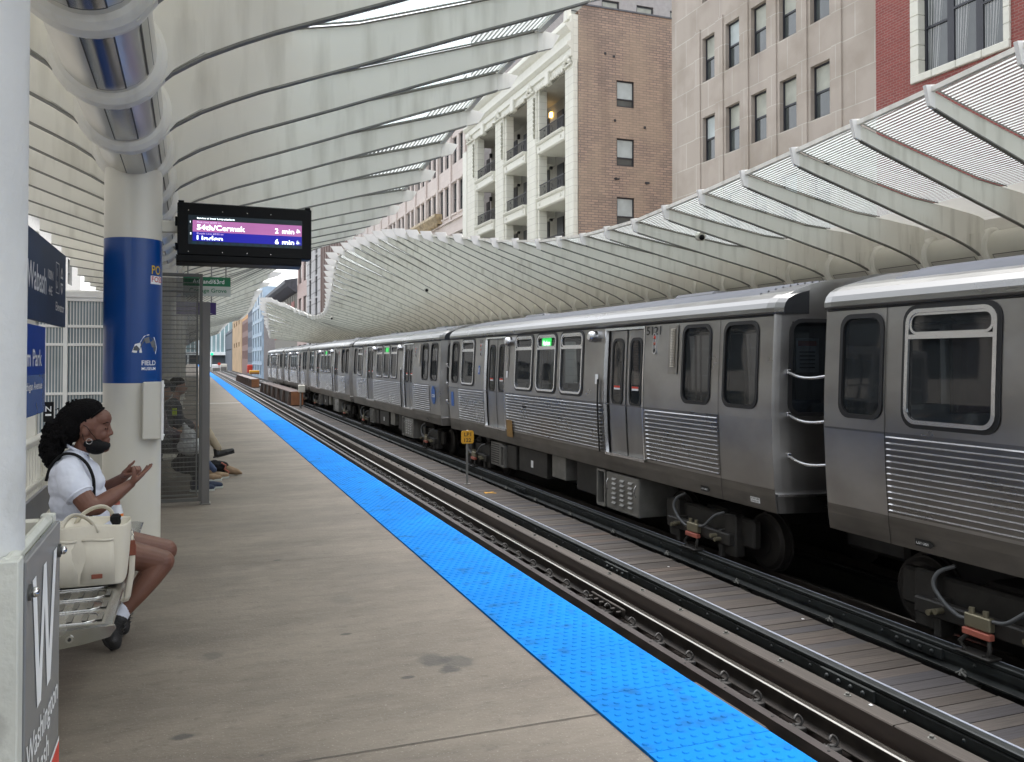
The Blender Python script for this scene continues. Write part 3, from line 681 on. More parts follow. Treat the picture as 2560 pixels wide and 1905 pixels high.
# security cameras under the ribs of the far canopy
def domecam(x, y, z, lab):
    t = thing('security_camera', (x, y, z), lab, 'security camera', 'cameras under the far canopy')
    MB().cyl((x,y,z),(x,y-.09,z-.02),.085,n=16).build('housing', M['cream_col'], t); MB().ell((x,y-.10,z-.03),(.055,.05,.055),nu=12,nv=8).build('lens_dome', M['black'], t)
domecam(8.95, 13.75, 3.92, 'white dome camera under the far canopy above the near half of the train')
domecam(7.6, 28.6, 4.02, 'small camera under the far canopy above the middle of the train')
domecam(6.8, 44.5, 3.75, 'tiny camera under the far canopy where the wave dips')

# columns
def column(Y, label, wrap=False):
    t = thing('canopy_column', (-.45, Y, 0), label, 'column', 'columns under the near canopy')
    m = MB(); m.cyl((-.45,Y,0),(-.45,Y,TZ-.2),.222,n=48,caps=False); m.build('shaft', M['cream_col'], t)
    m = MB(); m.cyl((-.45,Y,0),(-.45,Y,.03),.28,n=32); 
    for q in range(8): m.cyl((-.45+.25*math.cos(q*.785), Y+.25*math.sin(q*.785), .03), (-.45+.25*math.cos(q*.785), Y+.25*math.sin(q*.785), .06), .015, n=6)
    m.build('base_plate', M['cream_col'], t)
    return t
colA = column(7.7, 'round cream column wearing a blue poster wrap')
column(15.0, 'plain cream column just behind the wire-glass shelter')
for k, y in enumerate((22.3, 29.6, 36.9, 44.2)): column(y, ('third','fourth','fifth','sixth')[k] + ' cream column counted from the camera, behind the shelter')

# ------------------------------------------------------------------ train
def sx(z):
    T = ((-.3,1.30),(-.18,1.31),(0,1.335),(.25,1.355),(.5,1.37),(.9,1.385),(1.2,1.383),(2.13,1.335),(2.4,1.32))
    return lin(T, z)
def S(u, z, d=0): return (-(sx(z) + d), -u, z)
ZG = [-.17,.0,.11,.3,.5,.7,.9,.95,1.0,1.03,1.3,1.6,1.9,2.03,2.07,2.13]
def rrect(u0, u1, z0, z1, r, n=5, sub=4):
    P_ = []
    for cx_, cz, a0 in ((u1-r, z1-r, 0), (u0+r, z1-r, 90), (u0+r, z0+r, 180), (u1-r, z0+r, 270)):
        for i in range(n+1): t = R(a0 + 90*i/n); P_.append((cx_ + r*math.cos(t), cz + r*math.sin(t)))
    out = []
    for a, b in zip(P_, P_[1:] + P_[:1]):
        out.append(a)
        if abs(a[1]-b[1]) > .3:
            for k in range(1, sub): out.append((a[0], a[1] + (b[1]-a[1])*k/sub))
    return out
def ring(m, mp, o, i, d0, d1, mi=0):
    n = len(o); V = [mp(u, z, d1) for u, z in o] + [mp(u, z, d1) for u, z in i] + [mp(u, z, d0) for u, z in o] + [mp(u, z, d0) for u, z in i]
    F = []
    for k in range(n):
        k2 = (k+1) % n; F += [(k, k2, n+k2, n+k), (k, 2*n+k, 2*n+k2, k2), (n+k, n+k2, 3*n+k2, 3*n+k)]
    m.add(V, F, mi)
def plate(m, mp, poly, d, mi=0):
    cu = sum(p[0] for p in poly)/len(poly); us = sorted(set(round(p[1], 4) for p in poly))
    n = len(poly); 
    # strips by height so the pane follows the side
    zs = sorted(set([min(p[1] for p in poly) + (max(p[1] for p in poly) - min(p[1] for p in poly))*k/6 for k in range(7)]))
    def ext(z):
        xs = []
        for a, b in zip(poly, poly[1:]+poly[:1]):
            if (a[1]-z)*(b[1]-z) <= 0 and a[1] != b[1]: xs.append(a[0] + (b[0]-a[0])*(z-a[1])/(b[1]-a[1]))
        return (min(xs), max(xs)) if xs else None
    zz = sorted(set([p[1] for p in poly] + zs)); A = []; B = []
    for z in zz:
        e = ext(min(max(z, zz[0]+1e-5), zz[-1]-1e-5))
        if e: A.append(mp(e[0], z, d)); B.append(mp(e[1], z, d))
    m.strip(A, B, mi)
def grid_wall(m, us, vs, holes, mp, reveal=.06, mi=0, mi_rev=None, sm=False):
    us = sorted(set([round(u, 5) for u in us] + [round(h[i], 5) for h in holes for i in (0,1)])); vs = sorted(set([round(v, 5) for v in vs] + [round(h[i], 5) for h in holes for i in (2,3)]))
    idx = {}; V = []; F = []
    def I(i, j):
        if (i, j) not in idx: idx[(i, j)] = len(V); V.append(mp(us[i], vs[j], 0))
        return idx[(i, j)]
    for i in range(len(us)-1):
        for j in range(len(vs)-1):
            cu = (us[i]+us[i+1])/2; cv = (vs[j]+vs[j+1])/2
            if any(h[0] < cu < h[1] and h[2] < cv < h[3] for h in holes): continue
            F.append((I(i,j), I(i+1,j), I(i+1,j+1), I(i,j+1)))
    m.add(V, F, mi, sm)
    mr = mi if mi_rev is None else mi_rev
    for h in holes:
        vv = [v for v in vs if h[2]-1e-4 <= v <= h[3]+1e-4]
        for u in (h[0], h[1]): m.strip([mp(u, v, 0) for v in vv], [mp(u, v, -reveal) for v in vv], mr)
        for v in (h[2], h[3]): m.add([mp(h[0], v, 0), mp(h[1], v, 0), mp(h[1], v, -reveal), mp(h[0], v, -reveal)], [(0,1,2,3)], mr)
LEN = 13.08
W_DARK = [(.24,.79,1.03,2.04),(11.17,11.82,1.03,2.05),(12.13,12.80,1.03,2.05)]
W_SILV = [(1.07,2.07,.99,2.08),(4.78,5.74,.99,2.08),(5.93,6.88,.99,2.08),(7.06,8.02,.99,2.08)]
DOORS = [(2.87,4.17,.11,2.06),(8.87,10.09,.11,2.06)]
def build_car(number, ends=True):
    t = thing('train_car', (0,0,0), 'x', 'train car', 'cars of the stopped train')
    holes = [(a+.02, b-.02, c+.02, d-.02) for a, b, c, d in W_DARK + W_SILV] + DOORS
    us = [0, .85, 12.03, LEN] + [LEN*k/12 for k in range(13)]
    m = MB(); grid_wall(m, us, ZG, holes, S, .07, 0, 4)
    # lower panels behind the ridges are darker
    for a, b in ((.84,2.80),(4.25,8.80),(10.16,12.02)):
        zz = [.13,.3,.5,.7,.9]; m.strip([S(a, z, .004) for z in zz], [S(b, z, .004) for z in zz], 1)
    m.strip([S(0, z, .003) for z in (-.17,-.08,0,.10)], [S(LEN, z, .003) for z in (-.17,-.08,0,.10)], 2)
    m.strip([S(0, z, .005) for z in (.885,.905)], [S(12.03, z, .005) for z in (.885,.905)][:2], 1)
    # far side
    grid_wall(m, us, ZG, holes, lambda u, z, d: (sx(z) + d, -u, z), .07, 0, 4)
    # seams
    for u in (.84, 12.03): m.strip([S(u-.004, z, .006) for z in ZG], [S(u+.004, z, .006) for z in ZG], 5)
    # ends: plan-rounded walls with a window each side of the end door
    for ue, sg in ((0, -1), (LEN, 1)):
        def E(x, z, d=0):
            k = abs(x) / sx(z); off = .13 * (1 - k**4) if k < 1 else 0
            return (x, -(ue + sg*(off + d)), z)
        xs = [-1.385,-1.36,-1.3,-1.2,-1.0,-.8,-.45,-.38,0,.38,.45,.8,1.0,1.2,1.3,1.36,1.385]
        zs = [-.17,.03,.5,.95,1.4,2.04,2.13]
        hl = [(-1.17,-.52,.98,2.04),(.52,1.17,.98,2.04),(-.33,.33,1.1,1.95)]
        def E2(x, z, d=0):
            w_ = sx(z); x2 = max(-w_, min(w_, x*w_/1.385)); return E(x2, z, d)
        grid_wall(m, xs, zs, hl, E2, .05, 0, 4)
        # arch above
        arch = [(x, 2.13 + .45*math.sqrt(max(0, 1-(x/1.36)**2))**.8*(1 if abs(x) < 1.36 else 0)) for x in [1.36*math.sin(R(a)) for a in range(-90, 91, 9)]]
        A = [E2(x, 2.13) for x, z in arch]; B = [E2(x*.995, z) for x, z in arch]
        m.strip(A, B, 0)
        # anti-climber band
        bnd = [x for x in xs]
        m.strip([E2(x, .035, .035) for x in bnd], [E2(x, -.16, .035) for x in bnd], 1); m.strip([E2(x, .035, .035) for x in bnd], [E2(x, .05, .0) for x in bnd], 3); m.strip([E2(x, -.16, .035) for x in bnd], [E2(x, -.16, .0) for x in bnd], 3)
        m.strip([E2(x, .055, .05) for x in bnd], [E2(x, .03, .05) for x in bnd], 3); m.strip([E2(x, .055, .05) for x in bnd], [E2(x, .055, .0) for x in bnd], 3)
        for h in hl[:2]:
            r_ = rrect(h[0]-.035, h[1]+.035, h[2]-.035, h[3]+.035, .15); r2 = rrect(h[0]+.01, h[1]-.01, h[2]+.01, h[3]-.01, .11)
            g = MB(); ring(g, E2, r_, r2, 0, .014); g.build('window_gasket', M['rubber'], t, rel=False)
        g = MB()
        for h in hl: g.add([E2(h[0], h[2], -.03), E2(h[1], h[2], -.03), E2(h[1], h[3], -.03), E2(h[0], h[3], -.03)], [(0,1,2,3)])
        g.build('end_glazing', M['trainglass'], t, rel=False)
    m.box(-1.3, 1.3, -LEN, 0, -.17, .08, 2)
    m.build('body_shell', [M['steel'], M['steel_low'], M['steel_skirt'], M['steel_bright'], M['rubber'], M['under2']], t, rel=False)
    # interior
    i_ = MB(); i_.box(-1.3,1.3,-LEN+.1,-.1,.09,.11,0); i_.box(-1.28,1.28,-LEN+.1,-.1,2.16,2.18,0)
    for u in (1.6,4.6,5.4,6.2,7.0,7.8,10.8,11.6):
        for x0 in (-1.25, .35): i_.bbox(x0, x0+.9, -u-.42, -u, .5, .58, .02, 1); i_.bbox(x0, x0+.9, -u-.06, -u+.02, .5, 1.0, .03, 1)
    for u in (2.6,4.4,8.6,10.3): i_.cyl((-.6,-u,.1),(-.6,-u,2.16),.018,n=8,mi=2); i_.cyl((.6,-u,.1),(.6,-u,2.16),.018,n=8,mi=2)
    i_.path([(-.9,-.4,1.95),(-.9,-12.6,1.95)], .016, 6, mi=2); i_.box(-1.3,1.3,-8.72,-8.70,.1,2.16,0) if False else None
    i_.build('cabin_interior', [M['interior'], M['seatblue'], M['steel_bright']], t, rel=False)
    # roof
    m = MB()
    prof = [(-1.335,2.135),(-1.365,2.13),(-1.375,2.15),(-1.372,2.20),(-1.35,2.26),(-1.30,2.315),(-1.22,2.36),(-1.10,2.40)]
    top = [(x, 2.40 + .18*(1-(x/1.1)**2)) for x in [-1.1,-.85,-.6,-.3,0,.3,.6,.85,1.1]]
    full = prof + top[1:-1] + [(-a, b) for a, b in prof[::-1]]
    def slice_(u, k=1.0, dz=0): return [(x*k, -u, 2.13 + (z-2.13)*1.0 + dz*(1-abs(x)/1.4)) for x, z in full]
    stations = [(-.10,.93,-.10),(-.02,.985,-.03),(.10,1,0),(.5,1,0),(LEN/2,1,0),(LEN-.5,1,0),(LEN-.10,1,0),(LEN+.02,.985,-.03),(LEN+.10,.93,-.10)]
    SL = [slice_(*a) for a in stations]; n = len(full)
    for A, B in zip(SL, SL[1:]):
        for i in range(n-1):
            mi = 1 if (i < 7 or i > n-9) else 0
            m.add([A[i], A[i+1], B[i+1], B[i]], [(0,1,2,3)], mi, True)
    m.add(SL[0], [tuple(range(n))]); m.add(SL[-1], [tuple(range(n))[::-1]])
    m.box(-1.3,1.3,-LEN,0,2.12,2.135,0)
    rf = m.build('roof', [M['roof'], M['cove']], t, rel=False)
    mm = MB()
    for k in range(23):
        x = -1.10 + k*.1; z = 2.40 + .18*(1-(x/1.1)**2)
        e0 = .5 + (.25 if k % 2 else 0) + .25*abs(x)
        mm.prism([(x-.02, z-.012), (x-.010, z+.016), (x+.010, z+.016), (x+.02, z-.012)], 'y', -(LEN-.42-.12*abs(x)), -(.5+.2*abs(x)))
    mm.build('roof_ridges', M['roofrib'], rf, rel=False)
    g = MB(); g.path([(-1.34,-.02,2.115),(-1.34,-LEN+.02,2.115)], .012, 6); g.build('drip_rail', M['rubber'], rf, rel=False)
    g = MB()
    for u in (3.2, 9.6): g.bbox(-.55,.55,-u-1.1,-u,2.50,2.60,.05)
    g.split('roof_vent', M['roof'], rf, rel=False)
    # ridged panels
    for a, b in ((.86,2.79),(4.26,8.79),(10.18,12.0)):
        c = MB()
        for k in range(13):
            z = .155 + k*.0585
            A = [S(a, z-.010, .004), S(a, z, .018), S(a, z+.010, .004)]; B = [S(b, z-.010, .004), S(b, z, .018), S(b, z+.010, .004)]
            c.strip(A, B, 0); c.add(A, [(0,1,2)]); c.add(B, [(2,1,0)])
        c.build('ridged_panel', M['steel_bright'], t, rel=False)
    # dark-edged windows
    for (a, b, z0, z1) in W_DARK:
        o_ = rrect(a-.02, b+.02, z0-.02, z1+.02, .14); i2 = rrect(a+.022, b-.022, z0+.025, z1-.025, .12)
        wm = MB(); ring(wm, S, o_, i2, 0, .012); wf = wm.build('window', M['rubber'], t, rel=False)
        p_ = MB(); plate(p_, S, i2, -.012); p_.build('pane', M['trainglass'], wf, rel=False)
    for (a, b, z0, z1) in W_SILV:
        o_ = rrect(a-.025, b+.025, z0-.025, z1+.025, .15); i1 = rrect(a+.015, b-.015, z0+.015, z1-.012, .13); i2 = rrect(a+.052, b-.052, z0+.052, z1-.048, .10)
        wm = MB(); ring(wm, S, o_, i1, 0, .010); wf = wm.build('window', M['rubber'], t, rel=False)
        fm = MB(); ring(fm, S, i1, i2, .0, .022)
        zc = z1 - .27
        fm.add([S(a+.04, zc-.02, .02), S(b-.04, zc-.02, .02), S(b-.04, zc+.022, .02), S(a+.04, zc+.022, .02)], [(0,1,2,3)]); fm.add([S(a+.04, zc+.022, .02), S(b-.04, zc+.022, .02), S(b-.04, zc+.022, -.01), S(a+.04, zc+.022, -.01)], [(0,1,2,3)])
        ring(fm, S, rrect(a+.055, b-.055, zc+.022, z1-.05, .08), rrect(a+.078, b-.078, zc+.045, z1-.073, .06), .0, .012)
        fm.build('window_frame', M['steel_bright'], wf, rel=False)
        p_ = MB(); plate(p_, S, i2, -.008); p_.build('pane', M['trainglass'], wf, rel=False)
    # doors
    for (a, b, z0, z1) in DOORS:
        mid = (a+b)/2 + .02
        for (l, r_) in ((a+.05, mid-.006), (mid+.006, b-.01)):
            wu0 = (l+r_)/2 - .165; wu1 = (l+r_)/2 + .165
            dm = MB(); SD = lambda u, z, d=0: S(u, z, d-.045)
            grid_wall(dm, [l, r_], [z0+.01]+[z for z in ZG if z0+.02 < z < z1-.02]+[z1-.01], [(wu0+.01, wu1-.01, .92, 1.90)], SD, .02)
            dl = dm.build('door_leaf', M['door'], t, rel=False)
            o_ = rrect(wu0-.025, wu1+.025, .885, 1.935, .12); i2 = rrect(wu0+.015, wu1-.015, .93, 1.89, .10)
            g = MB(); ring(g, SD, o_, i2, 0, .012); g.build('door_gasket', M['rubber'], dl, rel=False)
            g = MB(); plate(g, SD, i2, .0); g.build('door_pane', M['trainglass'], dl, rel=False)
            g = MB(); g.add([SD(wu0+.07, 1.13, .006), SD(wu0+.27, 1.13, .006), SD(wu0+.27, 1.19, .006), SD(wu0+.07, 1.19, .006)], [(0,1,2,3)]); g.add([SD(wu0+.07, 1.16, .008), SD(wu0+.27, 1.16, .008), SD(wu0+.27, 1.19, .008), SD(wu0+.07, 1.19, .008)], [(0,1,2,3)], 1)
            g.build('door_sticker', [M['white'], M['red']], dl, rel=False)
        g = MB(); zz = [z0]+[z for z in ZG if z0 < z < z1]+[z1]
        g.strip([S(a-.035, z, .012) for z in zz], [S(a+.0, z, .020) for z in zz], 0); g.strip([S(a+.0, z, .020) for z in zz], [S(a+.012, z, -.03) for z in zz], 0)
        g.strip([S(b+.018, z, .010) for z in zz], [S(b, z, .012) for z in zz], 0); 
        g.strip([S(a-.035, z1+.035, .01), S(b+.02, z1+.035, .01)], [S(a-.035, z1, .014), S(b+.02, z1, .014)], 0)
        g.add([S(a-.02, z0-.03, .03), S(b+.03, z0-.03, .03), S(b+.03, z0+.012, .03), S(a-.02, z0+.012, .03), S(b+.03, z0+.012, -.06), S(a-.02, z0+.012, -.06)], [(0,1,2,3),(3,2,4,5)], 1)
        g.strip([S(mid-.012, z, -.036) for z in zz], [S(mid+.012, z, -.036) for z in zz], 2); g.strip([S(a+.012, z, -.05) for z in zz], [S(a+.06, z, -.035) for z in zz], 2)
        g.build('door_frame', [M['steel_bright'], M['steel_bright'], M['rubber']], t, rel=False)
    # side speaker horns, lamps, grilles
    for u in (4.45, 8.46):
        g = MB(); p0 = Vector(S(u, 1.98, 0)); p1 = Vector(S(u, 1.98, .10)); g.cyl(p1, p0, .085, .10, n=20); g.cyl(Vector(S(u,1.98,.13)), p1, .055, .085, n=20); g.build('door_mirror_horn', M['steel_bright'], t, rel=False)
    for u in (2.55, 10.42):
        g = MB(); ring(g, S, rrect(u-.04, u+.04, 1.68, 1.98, .035), rrect(u-.03, u+.03, 1.69, 1.97, .028), 0, .02); lp = g.build('signal_lamps', M['steel_bright'], t, rel=False)
        for k, (z, mt) in enumerate(((1.92, M['red']), (1.83, M['orange']), (1.74, M['ink']))):
            g = MB(); g.ell(S(u, z, .01), (.02,.024,.024), nu=10, nv=6); g.build('lamp', mt, lp, rel=False)
    g = MB(); plate(g, S, rrect(10.80,11.04,1.40,2.08,.01), .012, 0)
    for k in range(24): z = 1.50 + k*.0225; g.add([S(10.87,z,.030),S(10.98,z,.030),S(10.98,z+.014,.014),S(10.87,z+.014,.014)], [(0,1,2,3)], 1)
    g.build('louvre_grille', [pm('grille_plate', (.30,.29,.27), .4, .8), pm('grille_slats', (.36,.33,.27), .45, .5)] if 'grille_plate' not in bpy.data.materials else [bpy.data.materials['grille_plate'], bpy.data.materials['grille_slats']], t, rel=False)
    g = MB(); plate(g, S, rrect(4.34,4.42,1.36,2.0,.01), .012); g.build('side_grille', M['steel_low'], t, rel=False)
    g = MB(); g.path([S(8.66, .10, .03), S(8.66,.5,.03), S(8.66,.9,.03), S(8.67,1.28,.03)], .016, 8); g.build('grab_handle', M['rubber'], t, rel=False)
    g = MB(); plate(g, S, rrect(8.53,8.64,1.20,1.36,.005), .012); g.build('notice_sticker', M['white'], t, rel=False)
    g = MB(); plate(g, S, rrect(4.30,4.38,1.22,1.36,.005), .012); g.build('notice_sticker', M['white'], t, rel=False)
    # equipment under the floor
    def ubox(name, u0, u1, z0, z1, mat, x=-1.24, dep=.7, extra=None):
        g = MB(); g.bbox(x, x+dep, -u1, -u0, z0, z1, .012); 
        if extra: extra(g, x)
        return g.build(name, mat, t, rel=False)
    def slots(g, x):
        for k in range(9): z = -.70 + k*.05; g.box(x-.008, x-.002, -3.45, -2.95, z, z+.022, 1)
    ubox('vent_box', 2.9, 3.65, -.76, -.24, [M['boxgrey'], M['under']], extra=slots)
    ubox('equipment_box', 3.95, 4.5, -.72, -.22, M['under2']); ubox('equipment_box', 4.62, 6.1, -.70, -.20, M['under2'], x=-1.22)
    ubox('equipment_box', 6.3, 6.92, -.62, -.20, M['boxgrey'], x=-1.2); ubox('equipment_box', 7.3, 8.3, -.72, -.2, M['under'], x=-1.15)
    g = MB(); plate(g, lambda u, z, d: (-1.225-d, -u, z), rrect(5.3,5.42,-.56,-.42,.01), .003); g.build('notice_sticker', M['white'], t, rel=False)
    for u0, u1, z0, z1 in ((8.40,8.70,-.80,-.20),(3.68,3.92,-.74,-.26)):
        g = MB(); o_ = rrect(u0,u1,z0,z1,.03); i2 = rrect(u0+.035,u1-.035,z0+.035,z1-.035,.02); ring(g, lambda u, z, d: (-1.30-d,-u,z), o_, i2, -.10, .0); g.build('step_bracket', M['boxgrey'], t, rel=False)
    def louv(g, x):
        for c in range(3):
            for k in range(6):
                u = 8.95 + c*.27; z = -.70 + k*.075
                g.add([(x-.001,-u-.14,z),(x-.001,-u,z),(x-.03,-u-.01,z+.008),(x-.03,-u-.13,z+.008),(x-.001,-u-.14,z+.038),(x-.001,-u,z+.038)], [(0,1,2,3),(3,2,5,4)], 0)
        for u in (8.80,9.72): g.path([(x,-u,-.50),(x-.03,-u,-.46),(x-.03,-u,-.36),(x,-u,-.32)], .008, 6, mi=1)
    ubox('louvred_box', 8.74, 9.80, -.80, -.21, [M['boxgrey'], M['steel_bright']], x=-1.29, extra=louv)
    ubox('equipment_box', 4.2, 9.9, -.85, -.2, M['under'], x=-.5, dep=1.0)
    # trucks
    for uc in (1.75, 11.25):
        tr = MB(); 
        tr.bbox(-1.06,-.93,-(uc+1.05),-(uc-1.05),-.78,-.42,.03,0); tr.bbox(.93,1.06,-(uc+1.05),-(uc-1.05),-.78,-.42,.03,0); tr.bbox(-.9,.9,-(uc+.25),-(uc-.25),-.7,-.4,.03,0)
        tr.bbox(-1.15,-1.0,-(uc+.80),-(uc+.55),-.92,-.38,.02,0); tr.bbox(-1.15,-1.0,-(uc-.55),-(uc-.80),-.92,-.38,.02,0)
        tk = tr.build('truck', M['under2'], t, rel=False)
        for du in (-.98, .98):
            for s_ in (-1, 1):
                g = MB(); x = s_*.76; g.cyl((x-.05,-(uc+du),-.70),(x+.05,-(uc+du),-.70),.36,n=32); g.cyl((x+(-.08 if s_<0 else .05),-(uc+du),-.70),(x+(-.05 if s_<0 else .08),-(uc+du),-.70),.30,.34,n=32); g.cyl((x-s_*.06,-(uc+du),-.70),(x-s_*.03,-(uc+du),-.70),.385,n=32); g.cyl((s_*.85,-(uc+du),-.70),(s_*.7,-(uc+du),-.70),.13,n=16)
                g.build('wheel', M['wheel'], tk, rel=False)
        uu = uc + .02
        g = MB(); g.bbox(-1.23,-1.13,-(uu+.75),-(uu-.75),-.77,-.62,.015); g.bbox(-1.20,-1.02,-(uu+.55),-(uu+.47),-.95,-.6,.01); g.bbox(-1.20,-1.02,-(uu-.47),-(uu-.55),-.95,-.6,.01); sh = g.build('shoe_beam', M['under2'], tk, rel=False)
        g = MB(); g.bbox(-1.30,-1.23,-(uu+.13),-(uu-.13),-.72,-.60,.01); 
        for d_ in (-.07,.07): g.cyl((-1.27,-(uu+d_),-.60),(-1.27,-(uu+d_),-.55),.025,n=8)
        for d_ in (-.42,-.5,.47,.56): g.cyl((-1.32,-(uu+d_),-.68-.03*(d_ in(-.5,.56))),(-1.23,-(uu+d_),-.68-.03*(d_ in(-.5,.56))),.027,n=10)
        g.split('terminal_bolt', M['brass'], tk, rel=False)
        g = MB(); g.bbox(-1.315,-1.25,-(uu+.14),-(uu-.14),-.785,-.73,.006); g.build('fuse_bar', M['orange'], tk, rel=False)
        g = MB(); g.path([(-1.27,-(uu+.10),-.78),(-1.31,-(uu+.14),-.86),(-1.29,-(uu+.10),-.93)], .02, 6); g.path([(-1.27,-(uu-.10),-.78),(-1.31,-(uu-.16),-.86),(-1.29,-(uu-.12),-.93)], .02, 6); g.bbox(-1.36,-1.20,-(uu+.17),-(uu-.17),-.945,-.92,.008); g.cyl((-1.34,-(uu+.1),-.92),(-1.34,-(uu+.1),-.90),.015,n=6); g.cyl((-1.34,-(uu-.1),-.92),(-1.34,-(uu-.1),-.90),.015,n=6)
        g.build('contact_shoe', M['under2'], tk, rel=False)
        g = MB(); g.cable([(-1.2,-(uu-.30),-.25),(-1.27,-(uu-.42),-.33),(-1.30,-(uu-.45),-.45),(-1.30,-(uu-.33),-.58),(-1.28,-(uu-.2),-.66),(-1.27,-(uu-.12),-.66)], .019, 8); g.cable([(-1.2,-(uu+.62),-.36),(-1.27,-(uu+.5),-.42),(-1.30,-(uu+.3),-.58),(-1.27,-(uu+.14),-.62)], .018, 8)
        g.split('power_cable', pm('cable_grey', (.085,.09,.095), .5) if 'cable_grey' not in bpy.data.materials else bpy.data.materials['cable_grey'], tk, rel=False)
    if ends:
        for zr in (.50, .97, 1.46):
            g = MB(); pts = []
            for k in range(9): f = k/8; pts.append((-1.20-.03*math.sin(f*3.14), -(LEN+.05+.70*f), zr - .05*math.sin(f*3.14) - .03*f))
            g.path(pts, [.010]+[.019]*7+[.010], 10)
            for e_ in (0, 8): g.bbox(pts[e_][0]-.02, pts[e_][0]+.03, pts[e_][1]-.03, pts[e_][1]+.03, pts[e_][2]-.025, pts[e_][2]+.025, .005)
            g.build('safety_bar', M['steel_bright'], t, rel=False)
    g = MB(); g.bbox(-.25,.25,-(LEN+.86),-(LEN-.1),-.65,-.35,.05); g.build('coupler', M['under'], t, rel=False)
    return t
# ------------------------------------------------------------------ lettering
_TX = {}
def prep_text(items):
    obs = []
    for it in items:
        s_, off = it
        cu = bpy.data.curves.new('t', 'FONT'); cu.body = s_; cu.size = 1; cu.offset = off; cu.extrude = .0; cu.resolution_u = 3
        ob = bpy.data.objects.new('t', cu); COL.objects.link(ob); obs.append((it, ob, cu))
    dg = bpy.context.evaluated_depsgraph_get()
    for it, ob, cu in obs:
        me = bpy.data.meshes.new_from_object(ob.evaluated_get(dg)); _TX[it] = ([tuple(v.co) for v in me.vertices], [tuple(p.vertices) for p in me.polygons]); bpy.data.meshes.remove(me)
    for it, ob, cu in obs: bpy.data.objects.remove(ob); bpy.data.curves.remove(cu)
B_ = .012
prep_text([(x, B_) for x in ['54th/Cermak','2','min','6','Linden','1','Service at Inner Loop platform','Pink Line #309 to','Purple Line #522 to','Washington','Wabash','W','Elevator','100N','44E','Millennium Park','serving Michigan Avenue','Ashland/63rd','Cottage Grove','FIELD','MUSEUM','PO','FOSS','LP1','122','5121','cta','CUT OUT','Harlem','N','DO NOT CLIMB','BETWEEN CARS']])
def text(m, s_, org, right, up, size, mi=0, width=None, align='L', nrm=None, off=B_):
    """adds flat letters to mesh builder m; org = baseline start, size = cap height"""
    V, F = _TX[(s_, off)]; x0 = min(v[0] for v in V); x1 = max(v[0] for v in V)
    k = size / .70; kx = k if width is None else width / (x1 - x0)
    org = Vector(org); right = Vector(right).normalized(); up = Vector(up).normalized()
    sh = {'L': -x0, 'R': -x1, 'C': -(x0+x1)/2}[align]
    m.add([org + right*((v[0]+sh)*kx) + up*(v[1]*k) for v in V], F, mi)
    return (x1-x0)*kx

# ------------------------------------------------------------------ train set-up
car0 = build_car('5121')
YC = [7.25 + 13.95*k for k in range(6)]
labs = ['nearest train car, cut off by the right edge of the picture', 'second train car numbered 5121, the one shown whole', 'third train car with a round blue transit badge near its end', 'fourth train car from the camera, small and foreshortened', 'fifth train car, next to last in the row', 'last train car, farthest down the track']
cm = cmap(); cars = [car0]
for k in range(1, 6): cars.append(copy_tree(car0, cm))
for k, c in enumerate(cars):
    c.location = (7.63, YC[k], 0); c['label'] = labs[k]
# markings that belong to single cars
def SW(c, u, z, d=0): v = Vector(S(u, z, d)); return v + c.location
UPS = Vector((.015, 0, 1)).normalized()
m = MB(); text(m, '5121', SW(cars[1], 10.16, 1.96, .004), (0,-1,0), UPS, .12, width=.40); m.build('car_number', M['ink'], cars[1])
m = MB(); text(m, '5121', SW(cars[1], 2.42, 1.98, .004), (0,-1,0), UPS, .07, width=.24); m.build('car_number', M['ink'], cars[1])
for k in (1, 2, 3):
    m = MB(); c = cars[k]; plate(m, lambda u, z, d: SW(c, u, z, d), rrect(6.17, 6.62, 1.80, 2.02, .01), .004, 0)
    if k == 1: text(m, 'Harlem', SW(c, 6.23, 1.87, .008), (0,-1,0), UPS, .09, 1, width=.33)
    m.build('destination_sign', [emis('green_display' if k == 1 else 'green_display_far', (.0,.62,.08), .33), emis('display_letters', (.8,1,.9), .8)], c)
m = MB(); plate(m, lambda u, z, d: SW(cars[1], u, z, d), rrect(4.26, 4.62, -.02, .34, .01), .022); m.build('rust_stained_patch', pm('amber_patch', (.30,.17,.04), .35, .5, var=.2), cars[1])['label'] = 'amber stained patch on the lower panel'
m = MB(); plate(m, lambda u, z, d: SW(cars[2], u, z, d), [(12.45+.21*math.cos(R(a)), .62+.25*math.sin(R(a))) for a in range(0, 360, 15)], .012); text(m, 'cta', SW(cars[2], 12.30, .57, .016), (0,-1,0), UPS, .12, 1, width=.30); m.build('round_badge', [pm('badge_blue', (.01,.10,.38), .4), M['white']], cars[2])
for k, u in ((0, 1.15), (1, 11.55), (2, 11.55)):
    c = cars[k]; m = MB(); f = lambda u_, z, d: SW(c, u_, z, d)
    m.add([f(u,-.12,.012), f(u+.17,-.12,.012), f(u+.22,-.085,.012), f(u+.17,-.05,.012), f(u,-.05,.012)], [(0,1,2,3,4)]); text(m, 'CUT OUT', SW(c, u+.012, -.10, .015), (0,-1,0), (0,0,1), .028, 1, width=.145); m.build('cut_out_sign', [M['ink'], M['white']], c)
c = cars[1]; m = MB(); f = lambda u_, z, d: SW(c, u_, z, d); m.add([f(12.62,-.10,.012), f(12.80,-.10,.012), f(12.80,-.035,.012), f(12.62,-.035,.012)], [(0,1,2,3)])
text(m, 'DO NOT CLIMB', SW(c, 12.63, -.060, .015), (0,-1,0), (0,0,1), .018, 1, width=.155); text(m, 'BETWEEN CARS', SW(c, 12.64, -.092, .015), (0,-1,0), (0,0,1), .018, 1, width=.135); m.build('warning_label', [M['white'], M['ink']], c)
